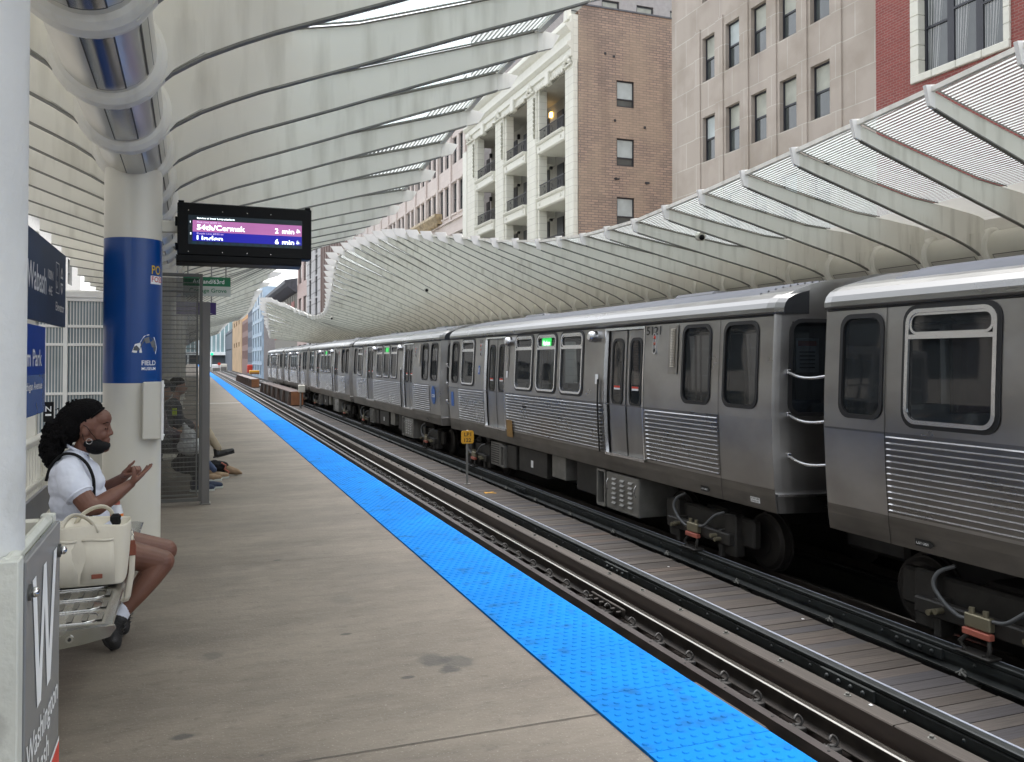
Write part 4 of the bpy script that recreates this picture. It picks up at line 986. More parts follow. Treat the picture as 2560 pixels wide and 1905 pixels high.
m = MB(); plate(m, lambda u, z, d: SW(cars[1], u, z, d), rrect(2.40, 2.52, 1.26, 1.46, .02), .006); plate(m, lambda u, z, d: SW(cars[1], u, z, d), rrect(2.44, 2.48, 1.30, 1.42, .01), .008, 1); m.build('accessibility_sticker', [pm('sticker_blue', (.02,.12,.45), .4), M['white']], cars[1])
m = MB(); plate(m, lambda u, z, d: SW(cars[1], u, z, d), rrect(.2, .42, .42, .78, .02), .006); m.build('blue_sticker', [bpy.data.materials['sticker_blue']], cars[1])
for x0 in (-1.02,):
    m = MB(); o = cars[1].location; y = o.y - LEN - .02
    m.box(o.x-1.05, o.x-.72, y-.0, y+.005, 1.45, 1.85, 0); m.box(o.x-1.02, o.x-.76, y-.004, y-.001, 1.76, 1.82, 1); 
    for q in range(5): m.box(o.x-1.0, o.x-.78, y-.004, y-.001, 1.50+q*.045, 1.515+q*.045, 2)
    m.build('window_notice', [M['white'], M['red'], M['ink']], cars[1])

# ------------------------------------------------------------------ shelter, signs, railing, bench
t = thing('departure_display', (-.1, 7.62, 2.4), 'black overhead departure screen listing 54th/Cermak and Linden', 'display screen')
m = MB(); y0 = 7.6
m.bbox(-.112, .985, y0, y0+.18, 2.475, 2.915, .008)
m.prism([(y0, 2.475), (y0+.18, 2.475), (y0+.18, 2.40), (y0+.03, 2.415), (y0, 2.43)], 'x', -.12, .90)
m.bbox(-.105, -.06, y0+.0, y0+.05, 2.915, 2.93, .003); m.bbox(.93, .975, y0+.0, y0+.05, 2.915, 2.93, .003)
m.bbox(-.13, -.112, y0+.04, y0+.12, 2.72, 2.80, .005); m.bbox(-.13, -.112, y0+.04, y0+.12, 2.52, 2.58, .005)
m.build('housing', M['black'], t)
m = MB(); 
for z in (2.85, 2.505):
    for x in (-.025,.245,.445,.64): m.cyl((x,y0-.004,z),(x,y0,z),.004,n=6)
m.split('screw', M['bolt'], t)
m = MB(); m.bbox(-.30,-.10,7.66,7.72,2.665,2.765,.01); m.build('bracket', M['cream_col'], t)
sc_ = MB(); ys = y0 - .003
def scr(m, x0, x1, z0, z1, mi, dy=0): m.add([(x0,ys-dy,z0),(x1,ys-dy,z0),(x1,ys-dy,z1),(x0,ys-dy,z1)], [(0,1,2,3)], mi)
scr(sc_, -.026, .904, 2.566, 2.811, 0); scr(sc_, .008, .90, 2.672, 2.768, 1, .001); scr(sc_, .008, .90, 2.595, 2.6715, 2, .001)
rx, uz = (1,0,0), (0,0,1)
T_ = lambda s_, x, z, h, mi=3, w=None, al='L': text(sc_, s_, (x, ys-.003, z), rx, uz, h, mi, w, al)
T_('Service at Inner Loop platform', .042, 2.781, .013, 3, .30); T_('1', -.012, 2.745, .016); T_('2', -.012, 2.648, .016)
T_('Pink Line #309 to', .042, 2.746, .014, 4, .19); T_('54th/Cermak', .042, 2.690, .043, 3, .385); T_('2', .675, 2.692, .042); T_('min', .735, 2.692, .040, 3, .10)
T_('Purple Line #522 to', .042, 2.652, .013, 4, .21)
def clipz(V, F, zc):
    out = []
    for f in F:
        P_ = [V[i] for i in f]; Q = []
        for a, b in zip(P_, P_[1:]+P_[:1]):
            if a[1] >= zc: Q.append(a)
            if (a[1]-zc)*(b[1]-zc) < 0: tt = (zc-a[1])/(b[1]-a[1]); Q.append((a[0]+(b[0]-a[0])*tt, zc))
        if len(Q) >= 3: out.append(Q)
    return out
def cliptext(s_, x, z, h, w, cut):
    V, F = _TX[(s_, B_)]; x0 = min(v[0] for v in V); x1 = max(v[0] for v in V); k = h/.7; kx = w/(x1-x0)
    for Q in clipz([(v[0], v[1]) for v in V], F, cut): sc_.add([(x+(q[0]-x0)*kx, ys-.003, z+q[1]*k) for q in Q], [tuple(range(len(Q)))], 3)
cliptext('Linden', .042, 2.598, .044, .205, .13); cliptext('6', .675, 2.598, .042, .030, .02); cliptext('min', .735, 2.598, .040, .10, .02)
for zb in (2.697, 2.600):
    for r_ in (.012, .020, .028, .036):
        P_ = [(.850 + (r_)*math.cos(R(a)), ys-.003, zb + (r_)*math.sin(R(a))) for a in range(15, 80, 12)]; P2 = [(.850 + (r_+.003)*math.cos(R(a)), ys-.003, zb + (r_+.003)*math.sin(R(a))) for a in range(15, 80, 12)]
        sc_.strip(P_, P2, 3)
for k in range(14): scr(sc_, .0 + k*.063, .04 + k*.063, 2.57, 2.590, 5, .001)
sc_.build('screen', [emis('screen_dark', (.0,.006,.012), .35), emis('screen_pink', (.21,.070,.185), .62, .2), emis('screen_blue', (.002,.002,.17), .62), emis('screen_white', (.80,.95,1), .95), emis('screen_pale', (.35,.26,.42), .7), emis('screen_glow', (.0,.02,.035), .35)], t)

# wrap on the first column (part of it)
CX0, CY0, CR = -.45, 7.7, .2235
def cylp(a, z, r=CR): return (CX0 + r*math.sin(a), CY0 - r*math.cos(a), z)      # a=0 faces -Y (camera), + toward +X
m = MB(); n = 48
A = [cylp(2*math.pi*i/n, 1.41) for i in range(n+1)]; B = [cylp(2*math.pi*i/n, 2.585) for i in range(n+1)]; m.strip(A, B, 0, True)
wr = m.build('poster_wrap', M['wrap'], colA)
def cyltext(m, s_, a0, z, h, w, mi, al='L'):
    V, F = _TX[(s_, B_)]; x0 = min(v[0] for v in V); x1 = max(v[0] for v in V); k = h/.7; kx = w/(x1-x0)
    m.add([cylp(a0 + (v[0]-x0)*kx/CR, z + v[1]*k, CR+.002) for v in V], F, mi)
# visible band of angles from the camera: centre direction
ac = math.atan2(-CX0, CY0) * 1.0   # direction to camera seen from column
m = MB()
cyltext(m, 'FIELD', ac + .30, 1.555, .038, .125, 0); cyltext(m, 'MUSEUM', ac + .30, 1.515, .024, .125, 0)
m.build('poster_lettering', M['white'], wr)
m = MB()
for (pts, mi, rr) in (([(.02,1.66),(.10,1.655),(.34,1.655),(.92,1.645),(.98,1.70),(.86,1.78),(.60,1.805),(.42,1.79),(.28,1.735),(.12,1.725)], 0, .001),
                      ([(.06,1.675),(.22,1.67),(.27,1.69),(.18,1.715),(.10,1.705)], 1, .002), ([(.26,1.675),(.88,1.665),(.93,1.70),(.82,1.765),(.60,1.785),(.44,1.77),(.32,1.72)], 1, .002),
                      ([(.42,1.77),(.60,1.785),(.66,1.74),(.50,1.73)], 2, .003), ([(.66,1.74),(.82,1.765),(.93,1.70),(.74,1.70)], 2, .003)):
    m.add([cylp(ac - .05 + a, z, CR + rr) for a, z in pts], [tuple(range(len(pts)))], mi)
m.build('rock_picture', [M['white'], pm('rock_grey', (.09,.10,.11), .6), pm('rock_light', (.16,.17,.18), .6)], wr)
m = MB(); cyltext(m, 'PO', ac + .66, 2.30, .07, .10, 0); cyltext(m, 'FOSS', ac + .66, 2.235, .045, .13, 1)
m.build('poster_title', [pm('title_yellow', (.62,.42,.02), .5), pm('title_red', (.5,.03,.03), .5)], wr)
m = MB()
V = [(.60,2.215),(1.2,2.215),(1.2,2.40),(.60,2.40)]; pts = [(.61+(.6)*i/6, 2.22) for i in range(7)]
m.strip([cylp(ac+a, 2.218, CR+.001) for a in (.62,.75,.9,1.05,1.2)], [cylp(ac+a, 2.285, CR+.001) for a in (.62,.75,.9,1.05,1.2)])
m.build('title_backing', M['white'], wr)
t2 = thing('junction_box', (-.27, 7.45, .95), 'cream electrical box fixed to the wrapped column beneath the poster', 'electrical box')
m = MB(); m.bbox(-.36,-.215,7.42,7.58,.96,1.42,.008); m.build('case', M['cream_col'], t2); 
m = MB(); m.bbox(-.222,-.205,7.41,7.585,.95,1.43,.004); 
for z in (.99,1.39): m.cyl((-.205,7.43,z),(-.195,7.43,z),.01,n=8)
m.build('cover', M['cream_light'], t2)

# wire-glass shelter end
t = thing('glass_shelter', (-.1, 10.05, 0), 'grey framed wire-glass shelter screen beside the far benches', 'shelter')
def frame(name, x0, x1, z0, z1, y, w, mat, parent, d=.03):
    m = MB(); m.bbox(x0, x0+w, y-d, y+d, z0, z1, .004); m.bbox(x1-w, x1, y-d, y+d, z0, z1, .004); m.bbox(x0+w, x1-w, y-d, y+d, z1-w, z1, .004); m.bbox(x0+w, x1-w, y-d, y+d, z0, z0+w, .004); return m.build(name, mat, parent)
frame('outer_frame', -.80, .12, .04, 2.55, 10.05, .035, M['greyframe'], t)
frame('inner_frame', -.765, .075, .10, 2.36, 10.05, .02, M['greyframe'], t, .02)
m = MB(); m.add([(-.78,10.05,.08),(.08,10.05,.08),(.08,10.05,2.5),(-.78,10.05,2.5)], [(0,1,2,3)]); m.build('wire_glass', M['wireglass'], t)
m = MB(); m.bbox(.115,.20,10.02,10.16,0,2.24,.006); m.bbox(.10,.215,10.0,10.18,0,.012,.003); m.build('post', M['greypost'], t)
m = MB(); m.bbox(-1.0,.12,14.55,14.61,.04,2.55,.01) if False else m.bbox(-1.02,-.98,14.55,14.61,.0,2.55,.01); m.build('rear_post', M['greypost'], t)
# hanging line signs
def hang(name, x0, x1, z0, z1, y, lab, mats, fn):
    t = thing(name, (x0, y, z0), lab, 'sign'); m = MB(); m.bbox(x0, x1, y, y+.05, z0, z1, .004, 0); fn(m, y-.002); m.build('panel', mats, t)
    m = MB(); 
    for x in (x0+.08, x1-.08): m.cyl((x,y+.02,z1),(x,y+.02,min(3.7, z1+.65)),.012,n=8)
    m.split('hanger', M['postmetal'], t)
def gs_(m, y):
    m.add([(-.133,y,2.90),(.657,y,2.90),(.657,y,3.062),(-.133,y,3.062)], [(0,1,2,3)], 1); text(m, 'Ashland/63rd', (.02,y-.002,2.945), rx, uz, .075, 2, width=.53); text(m, 'Cottage Grove', (-.03,y-.002,2.79), rx, uz, .07, 1, width=.62)
hang('line_sign', -.135, .659, 2.726, 3.064, 16.0, 'green and white hanging sign reading Ashland/63rd and Cottage Grove', [M['greensgn2'], M['green'], M['white']], gs_)
hang('line_sign', -.40, .42, 2.40, 2.62, 16.15, 'dark purple hanging sign below the green and white one', [M['purple'], M['white']], lambda m, y: text(m, 'Linden', (.35,y,2.42), rx, uz, .012, 1, width=.05, align='R'))
# station signs on the railing line
def ysign(name, x, y0, y1, z0, z1, lab, mats, fn, dep=.035):
    t = thing(name, (x, y0, z0), lab, 'sign'); m = MB(); m.bbox(x-dep, x, y0, y1, z0, z1, .004, 0); fn(m, x+.002); m.build('panel', mats, t); return t
ry = (0,1,0)
def s1(m, x):
    text(m, 'Wabash', (x,6.92,2.13), ry, uz, .20, 1, width=.86); text(m, '100N', (x,7.86,2.27), ry, uz, .075, 1, width=.28); text(m, '44E', (x,7.90,2.14), ry, uz, .075, 1, width=.20)
    for (a, b, z0, z1) in ((8.30,8.50,2.18,2.45),):
        for q in ((a,b,z0,z0+.008),(a,b,z1-.008,z1),(a,a+.012,z0,z1),(b-.012,b,z0,z1)): m.add([(x,q[0],q[2]),(x,q[1],q[2]),(x,q[1],q[3]),(x,q[0],q[3])], [(0,1,2,3)], 1)
    c_ = (8.38, 2.30); m.add([(x, c_[0]-.02+.05*math.cos(R(a)), c_[1]-.03+.05*math.sin(R(a))) for a in range(-200, 30, 20)] + [(x, c_[0]-.02+.036*math.cos(R(a)), c_[1]-.03+.036*math.sin(R(a))) for a in range(-200, 30, 20)][::-1], [(i, i+1, 22-i, 23-i) for i in range(11)], 1)
    m.add([(x,8.36,2.33),(x,8.375,2.33),(x,8.375,2.40),(x,8.36,2.40)], [(0,1,2,3)], 1)
    cx_, cz = 8.66, 2.31
    for s_ in (1, -1): m.add([(x, cx_-.08, cz+.02*s_), (x, cx_+.08, cz+.02*s_), (x, cx_+.05, cz+.09*s_), (x, cx_, cz+.125*s_), (x, cx_-.05, cz+.09*s_)], [(0,1,2,3,4)], 1)
    m.add([(x+.001, cx_-.05, cz+.04), (x+.001, cx_+.05, cz+.04), (x+.001, cx_, cz+.10)], [(0,1,2)], 0); m.add([(x+.001, cx_-.05, cz-.04), (x+.001, cx_+.05, cz-.04), (x+.001, cx_, cz-.10)], [(0,1,2)], 0)
    text(m, 'Elevator', (x,8.30,2.03), ry, uz, .075, 1, width=.52)
ysign('street_name_sign', -1.1, 6.0, 8.93, 1.90, 2.571, 'dark navy sign reading Wabash 100N 44E with an elevator symbol', [M['navy'], M['white']], s1)
def s2(m, x):
    m.add([(x-.001,5.4,1.20),(x-.001,7.41,1.20),(x-.001,7.41,1.49),(x-.001,5.4,1.49)], [(0,1,2,3)], 2)
    text(m, 'Millennium Park', (x,7.24,1.555), ry, uz, .12, 1, width=1.40, align='R'); text(m, 'serving Michigan Avenue', (x,7.26,1.385), ry, uz, .055, 1, width=1.15, align='R')
ysign('station_name_sign', -1.05, 5.4, 7.42, 1.20, 1.85, 'bright blue sign below the navy one, its text ending in um Park', [M['bluesign'], M['white'], M['bluepale']], s2)
# railing
t = thing('platform_railing', (-1.12, 0, 0), 'cream steel railing with thin pickets along the back of the platform', 'railing')
m = MB(); m.bbox(-1.16,-1.08,-1,22,.955,1.0,.008); m.build('top_rail', M['cream_col'], t)
m = MB(); m.bbox(-1.15,-1.09,-1,22,.62,.665,.008); m.bbox(-1.15,-1.09,-1,22,.08,.12,.008); m.split('lower_rail', M['cream_col'], t)
pk = MB(); 
for k in range(190): y = -1 + k*.12; pk.box(-1.13,-1.11,y,y+.02,.12,.62); pk.box(-1.13,-1.11,y,y+.02,.665,.955)
pk.build('pickets', M['cream_col'], t)
p0 = MB().bbox(-1.22,-1.14,0,.09,0,2.62,.008).build('post', M['cream_col'], t); p0.location.y = 5.92
for y in (7.62,): c = p0.copy(); COL.objects.link(c); c.location.y = y
# foreground post
t = thing('windscreen_post', (-.62, 2.62, 0), 'thick pale post at the left edge of the picture with rough paint', 'post')
m = MB(); m.cyl((-.578,2.66,0),(-.578,2.66,3.12),.155,n=48); m.build('shaft', M['postpaint'], t)
# windscreen box and W sign
t = thing('windscreen', (-.43, 2.43, 0), 'cream steel windscreen carrying the grey W sign', 'windscreen')
m = MB(); m.bbox(-1.0,-.45,2.47,2.495,.05,1.085,.004); m.build('end_panel', M['cream_col'], t)
m = MB(); m.bbox(-1.0,-.46,3.16,3.20,.05,1.075,.006); m.build('back_panel', M['cream_col'], t)
m = MB(); m.bbox(-.455,-.405,2.47,2.54,0,1.09,.004); m.bbox(-.460,-.418,3.17,3.21,0,1.09,.004); m.bbox(-.455,-.422,2.495,3.165,1.055,1.092,.012); m.bbox(-1.02,-.45,2.455,2.505,1.06,1.10,.01); m.build('frame', pm('chipped_cream', (.56,.57,.52), .5, var=.08, bump=.5, bsc=28, dirt=(.3,.3,.27), dirt_amt=.5, dsc=(8,8,8), dlo=.6, dhi=.68), t)
m = MB(); m.path([(-1.0,2.36,1.0),(-.5,2.36,1.0),(-.44,2.36,1.02)], .012, 8); m.build('conduit', M['cream_col'], t)
t = thing('station_letter_sign', (-.40, 2.50, .2), 'grey enamel sign with a tall white W above Washington Wabash', 'sign')
m = MB(); X = -.398
m.bbox(-.418,-.40,2.545,3.165,.05,1.07,.003,0)
m.add([(X, a, z) for a, z in ((2.63,1.0),(2.69,1.0),(2.76,.72),(2.82,1.0),(2.87,1.0),(2.935,.72),(3.015,1.0),(3.08,1.0),(2.965,.62),(2.90,.62),(2.845,.88),(2.79,.62),(2.725,.62))],
      [(0,1,2,12),(2,11,12),(2,3,10,11),(3,4,10),(4,5,9,10),(5,8,9),(5,6,7,8)], 1)
text(m, 'Washington', (X,2.56,.505), ry, uz, .075, 1, width=.56); text(m, 'Wabash', (X,2.56,.40), ry, uz, .075, 1, width=.38)
m.add([(X,2.545,.16),(X,3.165,.16),(X,3.165,.35),(X,2.545,.35)], [(0,1,2,3)], 2); m.add([(X,2.545,.35),(X,3.165,.35),(X,3.165,.365),(X,2.545,.365)], [(0,1,2,3)], 1)
m.build('sign_plate', [M['greysign'], M['white'], M['red']], t)
m = MB()
for y in (2.585, 3.12):
    for z in (.98,): m.cyl((-.40,y,z),(-.392,y,z),.022,n=20,mi=1); m.ell((-.385,y,z),(.012,.014,.014),nu=12,nv=8,mi=0); m.cyl((-.40,y,z),(-.380,y,z),.012,n=6,mi=0)
m.split('sign_bolt', [M['bolt'], M['greyframe']], t)
# bench
def bench(name, y0, y1, lab, simple=False):
    t = thing(name, (-.55, y0, 0), lab, 'bench')
    m = MB(); xb, xf = -.86, -.315
    m.prism([(xb,.452),(xb+.03,.462),(xf-.03,.458),(xf,.448),(xf+.004,.436),(xf-.01,.428),(xb,.436)], 'y', y0+.012, y1-.012); m.build('seat', M['benchsteel'], t)
    if not simple:
        y = y0 + .04
        while y < y0 + 1.0:
            q = MB(); L_ = xf - .06; 
            o_ = [(xb+.06,y),(L_-.05,y),(L_-.015,y+.02),(L_,y+.06),(L_,y+.10),(L_-.015,y+.145),(L_-.05,y+.165),(xb+.06,y+.165)]
            q.path([(a, b_, .4605) for a, b_ in o_], .0042, 6, closed=False); 
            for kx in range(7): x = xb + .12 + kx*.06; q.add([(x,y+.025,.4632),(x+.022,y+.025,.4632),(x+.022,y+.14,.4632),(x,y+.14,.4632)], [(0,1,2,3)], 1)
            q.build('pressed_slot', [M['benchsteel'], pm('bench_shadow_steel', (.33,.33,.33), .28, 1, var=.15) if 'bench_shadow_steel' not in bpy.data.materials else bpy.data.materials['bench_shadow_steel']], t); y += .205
    m = MB(); m.prism([(xb,.44),(xf+.012,.452),(xf+.018,.436),(xf-.005,.405),(xf-.10,.385),(xb,.33)], 'y', y0-.012, y0+.012); m.prism([(xb,.44),(xf+.01,.446),(xf-.005,.405),(xb,.33)], 'y', y1-.012, y1+.012); m.split('end_bracket', M['benchsteel'], t)
    m = MB(); m.cyl((xf-.16,y0-.018,.412),(xf-.16,y0-.012,.412),.016,n=16); m.cyl((xf-.16,y0-.024,.412),(xf-.16,y0-.018,.412),.007,n=8,mi=1); m.build('bracket_bolt', [M['bolt'], M['rubber']], t)
    m = MB(); m.prism([(-.90,.60),(-.88,.60),(-.905,.745),(-.925,.745)], 'y', y0+.05, y1-.05); m.build('backrest', M['benchdark'], t)
    m = MB(); 
    for y in (y0+.5, y1-.5): m.bbox(-.92,-.80,y-.03,y+.03,0,.44,.005)
    m.split('leg', M['benchdark'], t)
    return t
bench('platform_bench', 4.08, 6.6, 'stainless steel bench where the person in the white shirt sits')
bench('platform_bench', 10.7, 14.3, 'dark bench behind the wire-glass shelter screen', True)
# marker sign
t = thing('marker_sign', (5.41, 17, -1), 'yellow square marker reading LP1 122 on a short metal post', 'marker sign')
m = MB(); m.bbox(5.39,5.435,17.0,17.03,-1,.13,.004); m.bbox(5.35,5.48,16.97,17.06,-1,-.985,.003); m.build('post', M['postmetal'], t)
m = MB(); m.prism([(5.275+.03,-.15),(5.545-.03,-.15),(5.545,-.12),(5.545,.09),(5.515,.12),(5.305,.12),(5.275,.09),(5.275,-.12)], 'y', 16.975, 16.99); text(m, 'LP1', (5.41,16.972,.005), rx, uz, .075, 1, width=.15, align='C'); text(m, '122', (5.41,16.972,-.115), rx, uz, .075, 1, width=.15, align='C'); m.build('plate', [M['yellow'], M['ink']], t)
# elevator enclosure behind the railing
t = thing('elevator_enclosure', (-1.6, 14, 0), 'white glazed enclosure with vertical bars behind the platform railing', 'elevator shaft')
m = MB(); 
for z in (2.48, 2.09, 1.82, 1.10, .3): m.bbox(-2.2,-.75,13.97,14.03,z-.02,z+.02,.004)
for x in (-2.2,-1.72,-.75): m.bbox(x-.03,x+.03,13.96,14.04,-1,2.5,.004)
for z in (2.48, 1.82, 1.10): m.bbox(-.78,-.72,14.0,17.5,z-.02,z+.02,.004)
m.build('frame', M['cream_light'], t)
m = MB()
for k in range(37): x = -2.18 + k*.04; m.box(x,x+.010,13.985,13.995,-1,2.48)
m.build('bars', M['cream_light'], t)
m = MB(); m.add([(-2.2,14.02,-1),(-.75,14.02,-1),(-.75,14.02,2.48),(-2.2,14.02,2.48)], [(0,1,2,3)]); m.build('glazing', pm('pale_glazing', (.25,.31,.34), .15, var=.1), t)
m = MB(); m.bbox(-2.25,-.7,13.95,17.6,2.5,2.62,.02); m.build('roof_cap', M['cream_light'], t)
m = MB(); m.box(-2.2,-.78,17.4,17.5,-1,2.5); m.build('back_wall', M['cream_col'], t)
t = tag(MB().bbox(-1.43,-1.335,10,10.04,.95,1.16,.006).build('banner_sign', M['black']), 'small black sign with a white mark beyond the blue signs', 'sign')
m = MB(); text(m, 'N', (-1.41,9.996,1.06), rx, uz, .055, 0, width=.055); m.box(-1.41,-1.355,9.994,9.997,1.015,1.035); m.build('sign_mark', M['white'], t)
# ------------------------------------------------------------------ buildings
FX = 18.0
M['limestone'] = brickmat('limestone', (.37,.325,.28), (.41,.36,.315), (.50,.475,.43), (1,2), 1.5, 1.0, .016, mott=(.28,.24,.195), mamt=.65, msc=.7, stain=(.28,.24,.21))
M['limestone_side'] = brickmat('limestone_side', (.41,.345,.295), (.45,.385,.335), (.55,.52,.48), (0,2), 1.5, 1.0, .018, mott=(.36,.29,.24), mamt=.5)
M['redbrick'] = brickmat('red_brick', (.20,.045,.040), (.26,.062,.052), (.26,.15,.13), (1,2), .21, .075, .012, mott=(.20,.05,.04), mamt=.35, msc=.8)
M['tanbrick'] = brickmat('common_brick', (.39,.275,.215), (.27,.20,.16), (.15,.13,.115), (0,2), .40, .13, .020, mott=(.38,.295,.215), mamt=.5, msc=.5, stain=(.15,.11,.09))
M['tanbrick2'] = brickmat('common_brick_side', (.34,.20,.14), (.26,.19,.13), (.2,.17,.14), (1,2), .24, .085, .012)
M['terra'] = brickmat('white_terracotta', (.64,.635,.56), (.68,.675,.60), (.46,.45,.40), (1,2), .9, .40, .014, mott=(.58,.57,.50), mamt=.4, msc=1.5, offs=0)
M['terrap'] = pm('terracotta_trim', (.64,.635,.56), .5, var=.06, dirt=(.40,.39,.33), dirt_amt=.4, dsc=(3,3,3))
M['soffit'] = pm('shaded_loggia_plaster', (.33,.32,.28), .7, var=.05)  # low tone puts the loggia's shadow into the back wall colour
M['pinkstone'] = brickmat('pink_granite', (.56,.49,.45), (.60,.53,.49), (.48,.42,.39), (1,2), .9, .55, .012, mott=(.60,.54,.50), mamt=.5, msc=.6)
M['winframe'] = pm('dark_window_frame', (.022,.024,.032), .4, var=.1)
M['winglass'] = pm('window_glass', (.055,.065,.065), .06, var=.35, sc_=(.6,.6,.6), spec=.9)
M['blind'] = pm('roller_blind', (.33,.34,.29), .6, var=.2, sc_=(2,2,2), spec=.8)
M['blindlt'] = pm('pale_blind', (.42,.47,.47), .4, var=.12, sc_=(2,2,2))
M['curtain'] = pm('curtain', (.30,.31,.31), .6, var=.35, sc_=(6,6,.6))
M['ironwork'] = pm('black_ironwork', (.012,.012,.014), .5)
M['gold'] = pm('gilded_trim', (.34,.26,.15), .5, var=.4, sc_=(3,3,3))
M['slate'] = pm('slate_cornice', (.10,.105,.12), .6, var=.2)
def mpY(x): return lambda u, z, d=0: (x - d, u, z)          # facade facing -X; u = Y ; d outward
def mpX(y): return lambda u, z, d=0: (u, y - d, z)           # wall facing -Y; u = X
def window(root, mp, u0, u1, z0, z1, rec=.14, fw=.07, rail=.5, blind=None, glass='winglass', frame='winframe', open_=0):
    m = MB(); f = lambda a, b, c, d_: [(mp(a, c, -rec), mp(b, c, -rec), mp(b, d_, -rec), mp(a, d_, -rec))]
    def bar(a, b, c, d_, o=0):
        P_ = [mp(a, c, -rec+.05+o), mp(b, c, -rec+.05+o), mp(b, d_, -rec+.05+o), mp(a, d_, -rec+.05+o), mp(a, c, -rec), mp(b, c, -rec), mp(b, d_, -rec), mp(a, d_, -rec)]
        m.add(P_, [(0,1,2,3),(0,1,5,4),(1,2,6,5),(2,3,7,6),(3,0,4,7)])
    bar(u0, u0+fw, z0, z1); bar(u1-fw, u1, z0, z1); bar(u0+fw, u1-fw, z1-fw, z1); bar(u0+fw, u1-fw, z0, z0+fw); zr = z0 + (z1-z0)*rail; bar(u0+fw, u1-fw, zr-.03, zr+.03)
    w_ = m.build('window', M[frame], root)
    g = MB(); g.add([mp(u0, z0, -rec+.01), mp(u1, z0, -rec+.01), mp(u1, z1, -rec+.01), mp(u0, z1, -rec+.01)], [(0,1,2,3)]); g.build('pane', M[glass], w_)
    if blind:
        g = MB(); g.add([mp(u0+fw, zr+.03, -rec+.018), mp(u1-fw, zr+.03, -rec+.018), mp(u1-fw, z1-fw, -rec+.018), mp(u0+fw, z1-fw, -rec+.018)], [(0,1,2,3)]); g.build('blind', M[blind], w_)
    return w_
def cornice(m, x0, x1, y0, y1, zs, mi=0):
    pass
# limestone block
t = thing('limestone_building', (FX, 18.7, -6.5), 'pale limestone office building with dark sash windows above the far canopy', 'building')
cols = [(20.56,21.41),(22.07,22.90),(23.58,24.41),(25.08,25.90),(26.59,27.38)]; rows = [(9.02,10.70),(12.03,13.70),(15.05,16.7),(6.0,7.6)]
m = MB(); hl = [(a, b, c, d) for a, b in cols for c, d in rows]
grid_wall(m, [18.7,29.56], [-6.5,24], hl, mpY(FX), .22, 0)
m.add([(FX,29.56,-6.5),(34,29.56,-6.5),(34,29.56,24),(FX,29.56,24)], [(0,1,2,3)], 1); m.add([(FX,18.7,24),(34,18.7,24),(34,29.56,24),(FX,29.56,24)], [(0,1,2,3)], 1)
m.build('wall', [M['limestone'], M['limestone_side']], t)
m = MB()
for a, b in [(19.9,20.56)]+[(cols[k][1], cols[k+1][0]) for k in range(4)]+[(27.38,28.0)]:
    m.bbox(FX-.05, FX+.1, a+.12, b-.12, -6.4, 14.1, .01)
m.split('pilaster', M['limestone'], t)
for i, (a, b) in enumerate(cols):
    for j, (c, d) in enumerate(rows):
        window(t, mpY(FX), a, b, c, d, rec=.20, fw=.06, rail=.5, blind=('blind' if (i+j) % 5 != 4 else 'blindlt') if not (j == 0 and i == 4) else 'blindlt')
# penthouse seen over it
# red brick
t = thing('red_brick_building', (FX, 5, -6.5), 'red brick building with white stone window surrounds at top right', 'building')
wins = [(14.62,17.18,9.10,12.6),(9.5,12.0,9.10,12.6),(9.5,12.0,4.6,8.0)]
m = MB(); grid_wall(m, [2,18.695], [-6.5,24], wins, mpY(FX-.01), .30, 0); m.add([(FX,2,24),(34,2,24),(34,18.69,24),(FX,18.69,24)], [(0,1,2,3)]); m.build('wall', M['redbrick'], t)
for k, (a, b, c, d) in enumerate(wins):
    m = MB(); 
    for y in (a-.14, b): 
        z = c + .03
        while z < d + .2: m.bbox(FX-.07, FX+.21, y-(.0 if y < a else .03), y+(.17 if y < a else .25), z, min(z+.40, d+.25)-.008, .01); z += .40
    y = a - .14
    while y < b + .2: m.bbox(FX-.09, FX+.21, y, min(y+.75, b+.25)-.008, c-.17, c+.03, .02); m.bbox(FX-.07, FX+.21, y, min(y+.75, b+.27)-.008, d-.03, d+.25, .02); y += .75
    m.build('stone_surround', M['terrap'], t)
    w3 = (b-a)/3
    for q in range(3):
        w_ = window(t, mpY(FX-.01), a+q*w3, a+(q+1)*w3, c, d, rec=.22, fw=.10, rail=.42 if q == 1 else .36)
        if q < 2 or True:
            g = MB(); n = 10; A = []; B = []; y1 = a+(q+1)*w3-.12; 
            for i in range(n+1): f_ = i/n; A.append((FX+.198+.004*(i % 2), y1 - f_*.30*(1 if q else 1.1), c+.15)); B.append((FX+.198+.004*(i % 2), y1 - f_*.62, d-.1))
            g.strip(A, B); g.build('curtain', M['curtain'], w_)
# loggia building
t = thing('loggia_building', (FX, 38.98, -6.5), 'building with tan brick side wall and white columned balconies facing the tracks', 'building')
sw = [(20.45,21.47,14.64,16.02),(20.45,21.47,11.59,13.01),(20.45,21.47,8.55,9.97),(20.45,21.47,5.5,6.9)]
m = MB(); grid_wall(m, [18.28,30], [-6.5,19.3], sw, mpX(38.975), .16, 0)
m.add([(18.28,38.975,19.3),(18.6,38.975,19.62),(30,38.975,19.62),(30,38.975,19.3)], [(0,1,2,3)]); m.add([(18.28,38.975,19.3),(30,38.975,19.62),(30,57,19.62),(18.28,57,19.3)], [(0,1,2,3)]); m.build('side_wall', M['tanbrick'], t)
MB().box(18.5,30,38.93,39.15,19.62,19.70).build('coping', M['slate'], t)
for (a, b, c, d) in sw: window(t, mpX(38.975), a, b, c, d, rec=.12, fw=.07, rail=.3, blind='blindlt')
m = MB(); 
